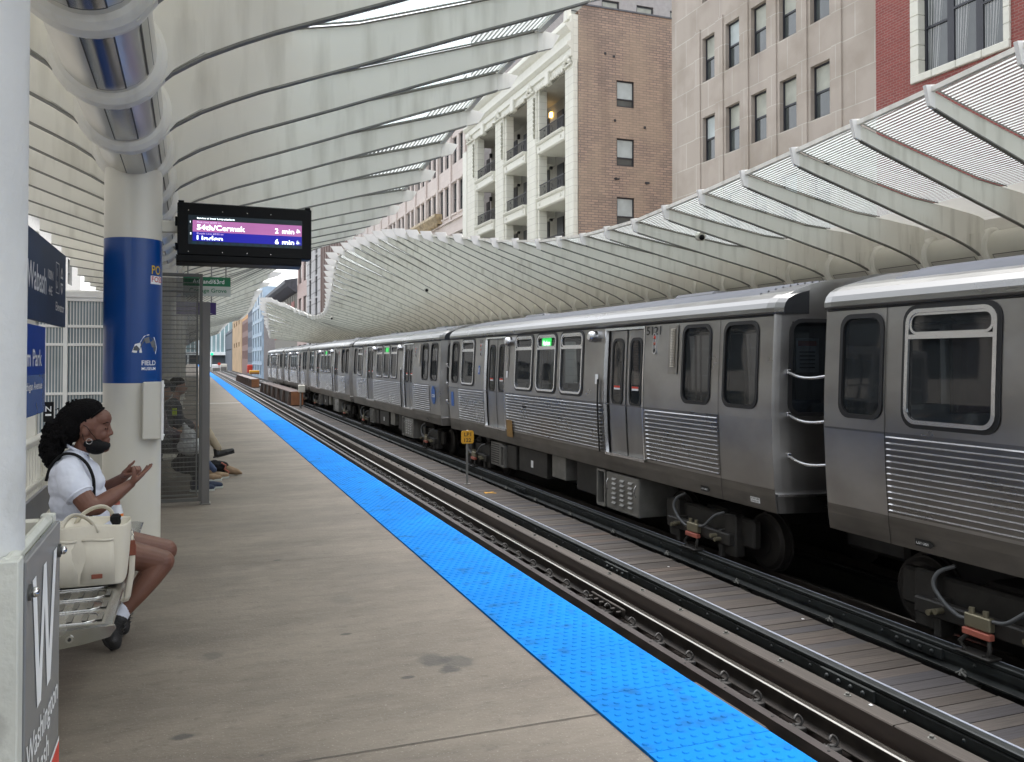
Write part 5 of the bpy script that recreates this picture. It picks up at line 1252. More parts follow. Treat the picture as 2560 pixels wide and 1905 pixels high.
for (x, z) in ((19.8,17.3),(20.3,17.2),(20.35,13.9),(22.1,13.7),(20.4,10.9),(22.2,10.8)): m.box(x-.06,x+.06,38.95,39.0,z-.06,z+.06)
m.box(20.3,20.6,38.94,39.0,10.86,10.93); m.box(22.1,22.35,38.94,39.0,10.76,10.86); m.split('wall_anchor', M['winframe'], t)
pil = [(38.98,40.03),(44.0,45.35),(49.3,50.82),(54.95,56.66)]
m = MB()
for a, b in pil: m.bbox(FX, FX+.55 if a > 39 else FX+.28, a, b, -6.5, 16.9, .05)
m.box(FX+.02, FX+.27, 38.985, 39.02, 16.8, 19.0)
m.split('pier', M['terra'], t)
m = MB()
for a, b in pil[1:]: m.bbox(FX+.12, FX+.62, a-.20, a+.0, -6.5, 16.7, .02); m.bbox(FX+.12, FX+.62, b+.0, b+.20, -6.5, 16.7, .02)
m.split('pier_return', M['terra'], t)
m = MB(); prof = [(FX+.3,16.7),(FX-.02,16.7),(FX-.02,16.95),(FX-.12,17.0),(FX-.12,17.35),(FX-.2,17.4),(FX-.32,17.55),(FX-.32,17.68),(FX-.12,17.75),(FX-.12,18.2),(FX-.25,18.3),(FX-.4,18.5),(FX-.4,18.62),(FX-.1,18.7),(FX-.05,19.1),(FX+.3,19.1)]
m.prism(prof, 'y', 39.0, 56.7); m.build('entablature', M['terrap'], t)
m = MB()
for k in range(56): y = 40.15 + k*.29; m.bbox(FX-.10, FX+.02, y, y+.20, 16.50, 16.72, .03) if not any(a-.1 < y < b+.1 for a, b in pil) else None
for (a, b) in zip([p[1] for p in pil], [p[0] for p in pil[1:]]): yc = (a+b)/2; m.bbox(FX-.22, FX+.1, yc-.25, yc+.25, 16.35, 17.1, .05)
m.split('dentil_block', M['terrap'], t)
for a, b in pil:
    m = MB(); yc = (a+b)/2
    m.ell((FX-.12, yc, 16.95), (.16,.30,.22), nu=10, nv=8); m.ell((FX-.12, yc-.28, 16.75), (.12,.14,.14), nu=8, nv=6); m.ell((FX-.12, yc+.28, 16.75), (.12,.14,.14), nu=8, nv=6); m.bbox(FX-.14, FX, a+.1, b-.1, 16.55, 16.68, .03)
    m.build('capital_ornament', M['terrap'], t); m = MB()
    m.prism([(a+.25,18.9),(b-.25,18.9),(yc+.08,19.9),(yc-.08,19.9)], 'x', FX-.2, FX+.05) 
    m.build('finial', M['terrap'], t)
GT = pm('garland_terracotta', (.30,.30,.24), .6, var=.4, sc_=(9,9,9))
for a, b in pil[1:]:
    m = MB(); m.box(FX-.02, FX+.01, a+.12, a+.20, 14.1, 16.3)
    for k in range(8): z = 16.2 - k*.24; m.ell((FX-.03, b-.35 if False else a+.16, z), (.09,.10,.12), nu=8, nv=6); 
    m.ell((FX-.03, a+.16, 14.2), (.08,.08,.22), nu=8, nv=6)
    m.build('hanging_garland', GT, t)
for (a, b) in ((40.03,44.0),(45.35,49.3),(50.82,54.95)):
    for zf in (13.60, 10.52, 7.45, 4.4):
        m = MB(); prof = [(FX+1.9,zf-.62),(FX+.06,zf-.62),(FX-.02,zf-.55),(FX-.02,zf-.16),(FX-.10,zf-.12),(FX-.16,zf-.02),(FX-.16,zf+.02),(FX+.1,zf+.03),(FX+1.9,zf+.03)]
        m.prism(prof, 'y', a+.26 if a > 41 else a, b-.26); 
        for q in (a+.5, b-.6): m.ell((FX-.03,q,zf-.33),(.05,.09,.10),nu=8,nv=6)
        m.build('balcony_slab', M['terrap'], t)
        m = MB(); m.box(FX+.10,FX+.14,a+.3,b-.3,zf+.74,zf+.78); m.box(FX+.10,FX+.14,a+.3,b-.3,zf+.10,zf+.13)
        k = a+.32
        while k < b-.3: m.box(FX+.11,FX+.13,k,k+.018,zf+.1,zf+.76); k += .12
        for q in (.25,.5,.75):
            yc = a+(b-a)*q; m.path([(FX+.12, yc+.13*math.cos(R(t_)), zf+.44+.20*math.sin(R(t_))) for t_ in range(0,360,40)], .014, 5, closed=True)
        m.build('balcony_railing', M['ironwork'], t)
        dm = MB(); y = a + (b-a)*.22
        for y_, w_ in ((a+4.35, .85), (a+6.4, .65)): dm.box(FX+1.84, FX+1.9, y_, y_+w_, zf+.03, zf+2.35)
        dm.split('balcony_door', M['winframe'], t)
        dm = MB(); dm.bbox(FX+1.74,FX+1.9,a+5.93,a+6.13,zf+2.30,zf+2.60,.02)
        dm.build('wall_lamp', emis('lit_lamp', (1,.55,.12), 3.0) if (a < 41 and zf > 13) else M['ironwork'], t)
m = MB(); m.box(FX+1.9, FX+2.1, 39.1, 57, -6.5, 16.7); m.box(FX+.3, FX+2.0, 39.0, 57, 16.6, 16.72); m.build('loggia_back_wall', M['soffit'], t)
m = MB(); m.bbox(FX-.04, FX+.3, 56.66, 57.6, -6.5, 16.2, .03); m.build('end_strip', M['terrap'], t)
# grey tower behind, top right of the brick wall
t = thing('grey_tower', (24, 62, -6.5), 'grey panelled tower rising behind the tan brick wall', 'building')
ps = pm('grey_panels', (.34,.32,.31), .6, var=.1)
tw = [(28+3.2*i, 29.6+3.2*i, 24.5+4*j, 27+4*j) for i in range(7) for j in range(5)]
m = MB(); grid_wall(m, [20,56], [-6.5,48], tw, mpX(62), .2); m.box(20,56,62.3,75,47.8,48); m.build('wall', ps, t)
for (a, b, c, d) in tw: window(t, mpX(62), a, b, c, d, rec=.18, fw=.12, glass='blind')
# pink granite building
t = thing('pink_stone_building', (18.3, 57.6, -6.5), 'pink stone building with narrow paired windows beyond the balconies', 'building')
pw = []; y = 58.63
for k in range(12):
    for dy in (0, 1.55): pw.append((y+dy, y+dy+1.03))
    y += 3.6
hl = [(a, b, c, d) for a, b in pw for c, d in ((12.5,14.78),(16.2,18.2),(8.6,10.9))]
m = MB(); grid_wall(m, [57.6,104], [-6.5,22], hl, mpY(18.3), .22); m.build('wall', M['pinkstone'], t)
m = MB()
for z in (11.95, 10.95): m.bbox(18.14,18.3,57.6,104,z,z+.12,.02)
for (a, b) in pw: m.bbox(18.2,18.32,a-.1,b+.1,12.34,12.48,.02); m.bbox(18.2,18.32,a-.1,b+.1,14.8,14.95,.02)
for k in range(13): m.bbox(18.16,18.3,57.75+3.6*k,58.2+3.6*k,11.95,22,.03)
m.build('string_course', M['pinkstone'], t)
m = MB(); m.prism([(18.3,12.2),(18.0,12.2),(17.7,12.75),(17.7,12.95),(18.3,12.95)], 'y', 64, 76); 
for k in range(24): m.ell((17.95,64.3+k*.5,12.15),(.12,.12,.25),nu=6,nv=5)
m.build('gilded_cornice', M['gold'], t)
for (a, b, c, d) in hl: window(t, mpY(18.3), a, b, c, d, rec=.20, fw=.08)
# the street beyond: each building its own front
def front(name, x, y0, y1, z1, wall, lab, wp, wh, sp, wwin, frame='winframe', glass='winglass', z0=-4, extra=None, depth=16, maxw=84):
    t = thing(name, (x, y0, -6.5), lab, 'building'); hl = []
    n = max(1, int((y1-y0)/wp)); mg = ((y1-y0) - n*wp)/2
    nz = max(1, int((z1-z0-1)/sp))
    while n*nz > maxw: nz -= 1
    for i in range(n):
        for j in range(nz):
            a = y0 + mg + i*wp + (wp-wwin)/2; zt = z1 - 1.2 - j*sp; hl.append((a, a+wwin, zt-wh, zt))
    m = MB(); grid_wall(m, [y0,y1], [-6.5,z1], hl, mpY(x), .25)
    m.add([(x,y0,-6.5),(x+depth,y0,-6.5),(x+depth,y0,z1),(x,y0,z1)], [(0,1,2,3)]); m.add([(x,y0,z1),(x+depth,y0,z1),(x+depth,y1,z1),(x,y1,z1)], [(0,1,2,3)])
    m.build('wall', wall, t)
    for h in hl:
        g = MB(); f = mpY(x); a, b, c, d = h
        g.add([f(a,c,-.22), f(b,c,-.22), f(b,d,-.22), f(a,d,-.22)], [(0,1,2,3)], 1)
        for q in ((a,a+.12,c,d),(b-.12,b,c,d),(a+.12,b-.12,(c+d)/2-.06,(c+d)/2+.06)): g.add([f(q[0],q[2],-.18), f(q[1],q[2],-.18), f(q[1],q[3],-.18), f(q[0],q[3],-.18)], [(0,1,2,3)], 0)
        g.build('window', [M[frame], M[glass]], t)
    if extra: extra(t, x, y0, y1, z1)
    return t
def pn(n, c, r=.6, v=.1, **k): return pm(n, c, r, var=v, **k)
front('brown_tower', 17.9, 104.5, 127.6, 30, pn('brown_stone', (.21,.155,.135)), 'tall brown ribbed tower seen between the two canopies', 3.2, 2.6, 3.8, 1.2, extra=lambda t, x, a, b, z: MB_rib(t, x, a, b, z, 'brown_rib', (.27,.20,.175)))if False else None
def ribs_on(t, x, a, b, z, mat, step, w_=.5, d=.3):
    m = MB(); y = a
    while y < b-.1: m.box(x-d, x, y, y+w_, -6.4, z); y += step
    m.split('vertical_rib', mat, t)
front('brown_tower', 17.9, 104.5, 127.4, 30, pn('brown_stone', (.19,.14,.12)), 'tall brown ribbed tower seen between the two canopies', 4.6, 2.9, 3.9, 1.7, extra=lambda t, x, a, b, z: ribs_on(t, x, a, b, z, pn('brown_rib', (.28,.21,.185)), 2.3, .6))
front('white_tile_tower', 17.8, 127.6, 143, 32, brickmat('white_tile', (.50,.49,.48), (.54,.53,.52), (.30,.29,.28), (1,2), 2.5, 1.7, .12), 'white tiled tower with a dark window strip beside the brown tower', 7.0, 3.1, 3.3, 2.6)
front('pale_pink_building', 18.0, 143.2, 158, 30, pn('pale_pink', (.52,.39,.35)), 'pale pink building with tall dark windows past the white tiled tower', 7, 5.6, 8.2, 4.2)
def cn(t, x, a, b, z):
    m = MB(); m.prism([(x,z-1.2),(x-.5,z-1.0),(x-1.8,z-.1),(x-2.2,z+.4),(x-2.2,z+1.0),(x,z+1.4)], 'y', a, b); m.build('cornice', M['slate'], t)
    m = MB(); 
    for k in range(5):
        y = a + 4 + k*(b-a)/5; m.box(x-.12, x-.05, y, y+5, z-9, z-2.5)
    m.split('red_panel', pn('red_panel', (.33,.10,.08)), t)
front('cornice_building', 18.0, 158.2, 201, 15.0, pn('olive_stone', (.22,.205,.17)), 'dark stone building with a heavy slate cornice and red panels', 3.0, 7.5, 11, 1.3, extra=cn)
front('grey_column_building', 18.2, 201.2, 232, 14.0, pn('grey_brown_stone', (.30,.27,.26)), 'grey building with vertical pilasters behind the glass building', 3, 2.2, 3.8, 1.4, extra=lambda t, x, a, b, z: ribs_on(t, x, a, b, z, pn('grey_rib', (.36,.33,.32)), 3.0, .7))
def balc(t, x, a, b, z):
    m = MB(); zz = z - 1
    while zz > -3: m.box(x-.12, x+.1, a, b, zz-.35, zz); zz -= 3.9
    m.build('floor_edge', pn('pale_blue_edge', (.50,.60,.70)), t)
front('pale_blue_building', 17.6, 233, 272, 21, pm('pale_blue_panel', (.38,.50,.62), .35, var=.25, sc_=(.3,.25,.25)), 'pale blue glass building with black balcony openings', 9.6, 3.0, 3.9, 3.4, extra=balc)
front('grey_blue_building', 18.2, 272.5, 304, 20, pn('grey_blue', (.17,.20,.25)), 'slate grey block with a brick base next to the pale blue building', 6, 3, 5, 3)
front('brown_brick_block', 18.4, 304.5, 342, 16, pn('far_brown_brick', (.26,.15,.13)), 'red brown brick block between slate grey and tan buildings', 6, 3, 5, 3)
front('tan_building', 18.2, 342.5, 420, 19, pm('far_tan', (.55,.38,.22), .7, var=.15, sc_=(.1,.1,.2)), 'tall tan building down the street', 20, 2, 9, 8)
front('dark_grey_building', 18.0, 421, 500, 16, pn('far_grey', (.15,.17,.20)), 'dark grey windowless block before the far glass hall', 12, .6, 8, 10)
t = thing('glass_hall', (0, 520, -6.5), 'pale glass hall with white fins closing the end of the street', 'building')
m = MB(); m.box(-60,60,520,560,5.5,28); m.build('upper_glass', pm('hall_glass', (.30,.42,.44), .2, var=.2, sc_=(.15,.15,.1)), t)
m = MB(); 
for k in range(50): m.box(-58+k*2.3,-57.5+k*2.3,519.2,520,5.5,28)
m.box(-60,60,518.5,520,4.2,6.0); m.split('fin', pn('hall_white', (.75,.80,.80)), t)
m = MB(); m.box(-60,60,528,560,-6.5,4.2); m.build('lower_wall', pn('hall_dark', (.16,.19,.22)), t)
m = MB(); 
for k in range(9): m.box(-50+k*12,-49+k*12,519,520,-6.5,4.2)
m.split('hall_column', bpy.data.materials['hall_white'], t)
# small things on the far tracks
t = thing('red_container', (9.6, 190, -1), 'small bright red cabinet beside the far tracks', 'cabinet'); MB().bbox(11.3,12.4,190,192,-1.2,.5,.1).build('case', M['red'], t)
for k, (x, y, h, mt, lab) in enumerate(((10.4,120,.7,'yellow','yellow barrier box right of the far tracks, nearer one'),(10.2,165,.7,'yellow','yellow barrier box right of the far tracks, farther one'),(11.0,105,2.0,'white','white cabinet with vents right of the far tracks'),(4.4,200,1.6,'white','white equipment cabinet far down the tracks'),(6.9,230,1.6,'cream_col','cream equipment cabinet far down the tracks'))):
    t = thing('trackside_cabinet', (x, y, -1.1), lab, 'cabinet'); MB().bbox(x,x+1.8,y,y+1.5,-1.1,-1.1+h,.08).build('case', M[mt], t); MB().bbox(x+.1,x+1.7,y-.03,y,-1.0,-1.2+h*.6,.02).build('door', M['boxgrey'] if mt != 'yellow' else M['orangebox'], t)
t = thing('signal_light', (5.0, 210, -1), 'green railway signal on a mast in the distance', 'signal'); MB().cyl((4.6,210,-1.2),(4.6,210,2.6),.08).build('mast', M['postmetal'], t); MB().ell((4.6,209.8,2.9),(.32,.2,.3)).build('lamp', emis('green_signal', (0,.6,.25), .7), t)
t = thing('stop_marker', (5.6, 190, -1), 'round red track marker in the distance', 'marker'); MB().cyl((5.6,190,-1.2),(5.6,190,.6),.06).build('mast', M['postmetal'], t); MB().cyl((5.6,189.9,.7),(5.6,189.8,.7),.32,n=20).build('disc', M['red'], t)
# left side of the street (seen in slivers and in reflections)
front('west_side_building', -9.5, 2, 30, 26, brickmat('west_grey_stone', (.40,.39,.37), (.44,.43,.41), (.25,.25,.24), (1,2), 1.2, .5, .03), 'grey stone building across the street on the left', 3.6, 2.2, 3.6, 1.8) if False else None
def west(x, y0, y1, z1, mat, lab, wt, ww, sp, wh):
    t = thing('west_building', (x, y0, -6.5), lab, 'building', None); f = lambda u, z, d=0: (x + d, u, z); hl = []
    n = int((y1-y0)/wt)
    for i in range(n):
        for j in range(int(min(7, (z1+3)/sp))): a = y0 + .8 + i*wt; zt = z1 - 1.5 - j*sp; hl.append((a, a+ww, zt-wh, zt))
    m = MB(); grid_wall(m, [y0,y1], [-6.5,z1], hl, f, .3); m.add([(x,y1,-6.5),(x-14,y1,-6.5),(x-14,y1,z1),(x,y1,z1)], [(0,1,2,3)]); m.add([(x,y0,-6.5),(x-14,y0,-6.5),(x-14,y0,z1),(x,y0,z1)], [(0,1,2,3)]); m.add([(x,y0,z1),(x-14,y0,z1),(x-14,y1,z1),(x,y1,z1)], [(0,1,2,3)])
    for z in (z1-.4, z1-4.2): m.box(x, x+.5, y0, y1, z, z+.5)
    m.build('wall', mat, t)
    for (a, b, c, d) in hl:
        g = MB(); g.add([f(a,c,-.25), f(b,c,-.25), f(b,d,-.25), f(a,d,-.25)], [(0,1,2,3)], 1); g.box(x-.24, x-.18, a, b, (c+d)/2-.05, (c+d)/2+.05, 0); g.build('window', [M['winframe'], M['winglass']], t)
west(-12, -14, 16, 17, pn('west_grey', (.42,.41,.39)), 'grey stone building on the left side of the street, nearest', 4.2, 2.2, 4.0, 2.4)
west(-12.3, 16.3, 48, 15, pn('west_cream', (.50,.47,.42)), 'cream building on the left side of the street behind the blue signs', 4.4, 2.4, 4.0, 2.6)
west(-12, 48.4, 110, 18, pn('west_pale', (.50,.50,.48)), 'pale building farther along the left side of the street', 6.2, 3.4, 4.4, 2.6)
# ------------------------------------------------------------------ people
BAKE = []
def blob(name, m, voxel, mat, parent, smooth=4, disp=None):
    for i in range(len(m.s)): m.s[i] = True
    o = m.build(name, mat, parent)
    r = o.modifiers.new('r', 'REMESH'); r.mode = 'VOXEL'; r.voxel_size = voxel; r.use_smooth_shade = True
    s_ = o.modifiers.new('s', 'SMOOTH'); s_.factor = .5; s_.iterations = smooth
    if disp:
        tx = bpy.data.textures.new(name, 'CLOUDS'); tx.noise_scale = disp[0]; tx.noise_depth = 2
        d = o.modifiers.new('d', 'DISPLACE'); d.texture = tx; d.strength = disp[1]; d.mid_level = .5; d.texture_coords = 'LOCAL'
    BAKE.append(o); return o
def chain(m, pts, rs, n=10):
    for (a, b, r0, r1) in zip(pts, pts[1:], rs, rs[1:]): m.cap(a, b, r0, r1, n)
def rotm(ax, deg): return Matrix.Rotation(R(deg), 3, ax)
def skinmat(name, c, c2):
    m = pm(name, c, .56, var=.10, sc_=(14,14,14), bump=.06, bsc=220, dirt=c2, dirt_amt=.5, dsc=(9,9,9), dlo=.5, dhi=.75)
    p = m.node_tree.nodes['Principled BSDF']; p.inputs['Subsurface Weight'].default_value = .08; p.inputs['Subsurface Radius'].default_value = (.02,.008,.004); return m
SK = skinmat('brown_skin', (.148,.064,.042), (.105,.044,.029)); SKL = skinmat('light_skin', (.42,.25,.18), (.35,.18,.13))
palm = pm('palm_skin', (.30,.13,.095), .45, var=.1, sc_=(20,20,20))
tee = pm('white_cotton', (.62,.65,.74), .85, var=.03, sc_=(4,4,4), bump=.35, bsc=(14,14,9))
hairm = pm('black_hair', (.004,.0036,.004), .85, var=.5, sc_=(120,120,120), bump=.8, bsc=170, spec=.12)
blackcl = pm('black_cloth', (.008,.008,.009), .8, var=.2, bump=.2, bsc=90, spec=.2)
g1 = thing('person', (-.6, 5.4, .46), 'person in white shirt and black chin mask on the near bench looking at their hands', 'person')
m = MB()
# torso and neck
m.ell((-.605,5.41,.88),(.125,.165,.15)); m.ell((-.585,5.42,.70),(.12,.155,.13)); m.cap((-.62,5.30,.56),(-.62,5.54,.56),.10); m.cap((-.61,5.28,.99),(-.60,5.55,.99),.05)
chain(m, [(-.615,5.41,.99),(-.585,5.405,1.07),(-.56,5.40,1.13)], [.058,.046,.046], 14)
# head
m.ell((-.548,5.40,1.243),(.104,.078,.106)); m.ell((-.500,5.40,1.20),(.062,.064,.100)); m.ell((-.490,5.40,1.262),(.068,.066,.060))
chain(m, [(-.545,5.365,1.135),(-.475,5.385,1.098)], [.032,.026]); chain(m, [(-.545,5.435,1.135),(-.475,5.415,1.098)], [.032,.026]); m.ell((-.462,5.40,1.092),(.030,.030,.024))
m.ell((-.472,5.372,1.172),(.030,.026,.030)); m.ell((-.472,5.428,1.172),(.030,.026,.030))
chain(m, [(-.443,5.40,1.232),(-.436,5.40,1.205),(-.428,5.40,1.178)], [.012,.0115,.0150], 12); m.ell((-.434,5.387,1.174),(.012,.009,.010)); m.ell((-.434,5.413,1.174),(.012,.009,.010)); m.ell((-.452,5.40,1.160),(.018,.034,.018))
m.ell((-.444,5.40,1.143),(.016,.026,.0095)); m.ell((-.446,5.40,1.128),(.015,.024,.0105)); m.ell((-.458,5.40,1.140),(.02,.036,.034))
m.ell((-.455,5.380,1.238),(.017,.028,.016)); m.ell((-.455,5.420,1.238),(.017,.028,.016)); m.ell((-.458,5.372,1.208),(.013,.018,.012)); m.ell((-.458,5.428,1.208),(.013,.018,.012))
m.ell((-.552,5.322,1.198),(.020,.008,.030), rotm('Y', -12)); m.ell((-.552,5.478,1.198),(.020,.008,.030), rotm('Y', -12))
# arms
chain(m, [(-.622,5.25,.985),(-.575,5.19,.89),(-.510,5.145,.805),(-.475,5.155,.800),(-.40,5.20,.845),(-.345,5.232,.880),(-.312,5.25,.903)], [.054,.058,.052,.049,.044,.032,.026], 16)
chain(m, [(-.605,5.57,.985),(-.54,5.61,.88),(-.475,5.62,.825),(-.41,5.57,.87),(-.362,5.505,.912)], [.058,.05,.045,.036,.025], 16)
# legs
chain(m, [(-.62,5.33,.56),(-.40,5.305,.512),(-.25,5.29,.474),(-.145,5.282,.445)], [.102,.092,.076,.066], 18)
chain(m, [(-.145,5.282,.440),(-.205,5.255,.365),(-.27,5.225,.285),(-.345,5.195,.195)], [.064,.061,.050,.034], 18)
chain(m, [(-.62,5.52,.56),(-.40,5.53,.515),(-.25,5.545,.480),(-.135,5.552,.452)], [.102,.092,.076,.066], 18)
chain(m, [(-.135,5.552,.447),(-.20,5.53,.37),(-.26,5.50,.29),(-.32,5.46,.20)], [.063,.060,.050,.034], 18)
# near hand: open palm, fingers together
w0 = Vector((-.312,5.25,.903)); d = Vector((.108,.040,.094)).normalized(); sd = Vector((-.12,1.0,-.02)).normalized(); sd = (sd - d*sd.dot(d)).normalized(); up_ = d.cross(sd)
def HP(a, b, c=0): return w0 + d*a + sd*b + up_*c
for b in (-.026,-.009,.009,.026): chain(m, [HP(.0, b*.5), HP(.035, b), HP(.078, b*1.05)], [.017,.0155,.0125], 10)
for b, L_, cu in ((-.029,.062,.006),(-.0098,.072,.010),(.0095,.068,.014),(.028,.052,.020)):
    chain(m, [HP(.078, b*1.0), HP(.078+L_*.45, b*.93, cu*.1), HP(.078+L_*.78, b*.88, cu*.3), HP(.078+L_, b*.84, cu*.6)], [.0098,.0088,.0080,.0068], 9)
chain(m, [HP(.012,-.020,.006), HP(.036,-.034,.024), HP(.052,-.036,.044), HP(.062,-.030,.062)], [.0165,.0125,.0102,.0082], 9)
# far hand: pinching, forefinger raised
w1 = Vector((-.362,5.505,.912)); d1 = Vector((.055,-.040,.062)).normalized(); s1_ = Vector((.55,.70,-.2)); s1_ = (s1_ - d1*s1_.dot(d1)).normalized(); u1 = d1.cross(s1_)
def HQ(a, b, c=0): return w1 + d1*a + s1_*b + u1*c
for b in (-.026,-.009,.009,.026): chain(m, [HQ(.0, b*.5), HQ(.035, b), HQ(.072, b*1.05)], [.017,.0155,.0125], 10)
t_ip = Vector((-.306,5.455,1.006)); chain(m, [HQ(.072,-.027), HQ(.088,-.030,.006), tuple((HQ(.088,-.030,.006)+t_ip)/2 + Vector((.006,0,.002))), t_ip], [.0098,.0088,.008,.0066], 9)
for b, c_ in ((-.008,1),(.010,1.05),(.028,.9)): chain(m, [HQ(.072,b*1.05), HQ(.098,b,-.010*c_), HQ(.100,b*.9,-.034*c_), HQ(.078,b*.8,-.044*c_)], [.0096,.0088,.008,.0068], 9)
chain(m, [HQ(.016,-.022,-.006), HQ(.045,-.040,-.026), HQ(.070,-.034,-.042), HQ(.088,-.020,-.046)], [.015,.0115,.0098,.008], 9)
blob('body', m, .0034, SK, g1, 7)
# eye, brow, lashes on each side
for s_ in (-1, 1):
    y = 5.40 + s_*.034
    e = MB(); e.ell((-.4520, y-s_*.002, 1.2075),(.0085,.013,.0085)); e.build('eyelid', SK, g1)
    e = MB(); e.path([(-.4405, y-.013, 1.2065), (-.4415, y, 1.2045), (-.4435, y+.013*1, 1.2065), (-.452, y+s_*.019, 1.209)], .0019, 6); e.build('eyelashes', hairm, g1)
    e = MB(); e.path([(-.437, y-.014*s_, 1.238), (-.440, y+.002*s_, 1.2425), (-.449, y+.018*s_, 1.241), (-.462, y+.025*s_, 1.236)], .0024, 6); e.build('eyebrow', hairm, g1)
# hair: cap drawn back into a curly puff
rnd2 = random.Random(3)
m = MB(); m.ell((-.590,5.40,1.287),(.130,.092,.084), rotm('Y', -24)); m.ell((-.632,5.395,1.235),(.084,.090,.105)); m.ell((-.700,5.385,1.180),(.068,.078,.082)); m.ell((-.722,5.375,1.11),(.046,.058,.070)); m.ell((-.722,5.36,1.055),(.030,.042,.042))

for k in range(1500):
    c = [((-.595,5.40,1.272),(.120,.090,.100)), ((-.695,5.385,1.180),(.074,.082,.086)), ((-.728,5.375,1.105),(.052,.062,.085)), ((-.725,5.37,1.06),(.04,.05,.06))][(0,1,1,2,2,3)[k % 6]]
    v = Vector((rnd2.gauss(0,1), rnd2.gauss(0,1), rnd2.gauss(0,1))).normalized()
    p = Vector(c[0]) + Vector((v.x*c[1][0], v.y*c[1][1], v.z*c[1][2])) * rnd2.uniform(.94, 1.10)
    if k % 6 == 0 and k % 12: continue
    if p.x > -.60 and p.z < 1.262 + (p.x+.53)*.6: continue
    if p.x > -.62 and p.z < 1.235: continue
    r_ = rnd2.uniform(.0045,.0085) * (.8 if k % 6 == 0 else 1.15); m.ell(p, (r_*rnd2.uniform(.8,1.5), r_, r_*rnd2.uniform(.8,1.5)), nu=8, nv=6)
blob('hair', m, .0036, hairm, g1, 2, (.007, .006))
m = MB(); 
for k in range(150):
    v_ = Vector((rnd2.gauss(0,1), rnd2.gauss(0,1), rnd2.gauss(0,1))).normalized()
    a = (Vector((-.70,5.38,1.18)) + Vector((v_.x*.085, v_.y*.09, v_.z*.10))) if k < 90 else Vector((-.73+rnd2.uniform(-.045,.045), 5.37+rnd2.uniform(-.05,.04), 1.06+rnd2.uniform(-.02,.08)))
    if a.x > -.64 and a.z < 1.22: continue; P_ = [a + Vector((rnd2.uniform(-.008,.008)+.005*math.sin(i*1.6+k), rnd2.uniform(-.01,.01), (-i*.009 if k >= 90 else v_.z*i*.006-i*.002)) + (v_*i*.005 if k < 90 else Vector((0,0,0)))) for i in range(6)]
    m.path(P_, [.0026]*5+[.001], 5)
m.build('loose_curls', hairm, g1)
# headband
m = MB(); m.path([(-.462+.0, 5.40+.075*math.sin(R(a)), 1.305 - .0*abs(a)) if False else (-.466-.07*(1-math.cos(R(a))), 5.40+.080*math.sin(R(a)), 1.322-.06*(1-math.cos(R(a)))) for a in range(-80, 81, 10)], .007, 8); m.build('headband', hairm, g1)
# mask under the chin
m = MB(); m.ell((-.500,5.40,1.092),(.052,.058,.034)); m.ell((-.458,5.40,1.106),(.027,.034,.026)); m.ell((-.530,5.40,1.10),(.03,.06,.03))
for s_ in (-1, 1): chain(m, [(-.546,5.40+s_*.062,1.124),(-.500,5.40+s_*.050,1.116),(-.455,5.40+s_*.026,1.106)], [.018,.031,.026], 12); m.ell((-.488,5.40+s_*.052,1.134),(.020,.014,.016))
blob('face_mask', m, .004, blackcl, g1, 3)
m = MB(); m.path([(-.492,5.334,1.146),(-.520,5.322,1.185),(-.542,5.312,1.222),(-.562,5.316,1.234)], .0018, 6); m.path([(-.550,5.334,1.130),(-.560,5.320,1.155),(-.566,5.316,1.185)], .0018, 6); m.build('mask_loop', blackcl, g1)
m = MB(); m.path([(-.530+.0150*math.cos(R(a)), 5.309, 1.142+.0150*math.sin(R(a))) for a in range(0, 360, 20)], .0014, 8, closed=True); m.build('hoop_earring', M['bolt'], g1)
# shirt
m = MB(); m.ell((-.607,5.41,.905),(.143,.185,.150)); m.ell((-.592,5.415,.80),(.150,.182,.150)); m.ell((-.572,5.42,.69),(.150,.175,.14)); m.cap((-.615,5.285,.998),(-.605,5.54,.998),.062); m.ell((-.645,5.41,.96),(.105,.165,.095))
m.ell((-.525,5.36,.895),(.066,.062,.062)); m.ell((-.525,5.47,.895),(.066,.062,.062)); m.cap((-.605,5.36,1.025),(-.605,5.45,1.025),.066); m.ell((-.625,5.40,1.045),(.060,.085,.052))
chain(m, [(-.625,5.26,.985),(-.592,5.205,.915),(-.582,5.192,.893)], [.072,.080,.081], 18); chain(m, [(-.605,5.56,.985),(-.565,5.60,.915)], [.070,.076], 18)
blob('shirt', m, .006, tee, g1, 6, (.075, .016))
m = MB(); m.path([(-.602+.058*math.cos(R(a)), 5.403+.058*math.sin(R(a)), 1.094-.030*math.cos(R(a))) for a in range(0,360,20)], .008, 8, closed=True); m.build('collar', tee, g1)
m = MB(); P_ = []
dd = Vector((.55,-.38,-.74)).normalized(); a_ = dd.orthogonal().normalized(); b_ = dd.cross(a_); cc = Vector((-.562,5.178,.862))
m.path([cc + (a_*math.cos(R(q)) + b_*math.sin(R(q)))*.071 for q in range(0,360,20)], .0065, 8, closed=True); m.build('sleeve_hem', tee, g1)
m = MB(); pts = [(-.745,5.33,.93),(-.72,5.31,1.01),(-.665,5.295,1.072),(-.60,5.285,1.074),(-.54,5.275,1.025),(-.505,5.262,.95),(-.498,5.25,.88),(-.50,5.245,.80),(-.52,5.245,.70)]
m.cable(pts, .0085, 8); m.build('shoulder_strap', blackcl, g1)
m = MB(); chain(m, [(-.63,5.33,.57),(-.47,5.31,.53)], [.112,.103], 16); chain(m, [(-.63,5.52,.57),(-.47,5.525,.53)], [.112,.103], 16); m.cap((-.63,5.33,.60),(-.63,5.52,.60),.105)
blob('shorts', m, .008, blackcl, g1, 4)
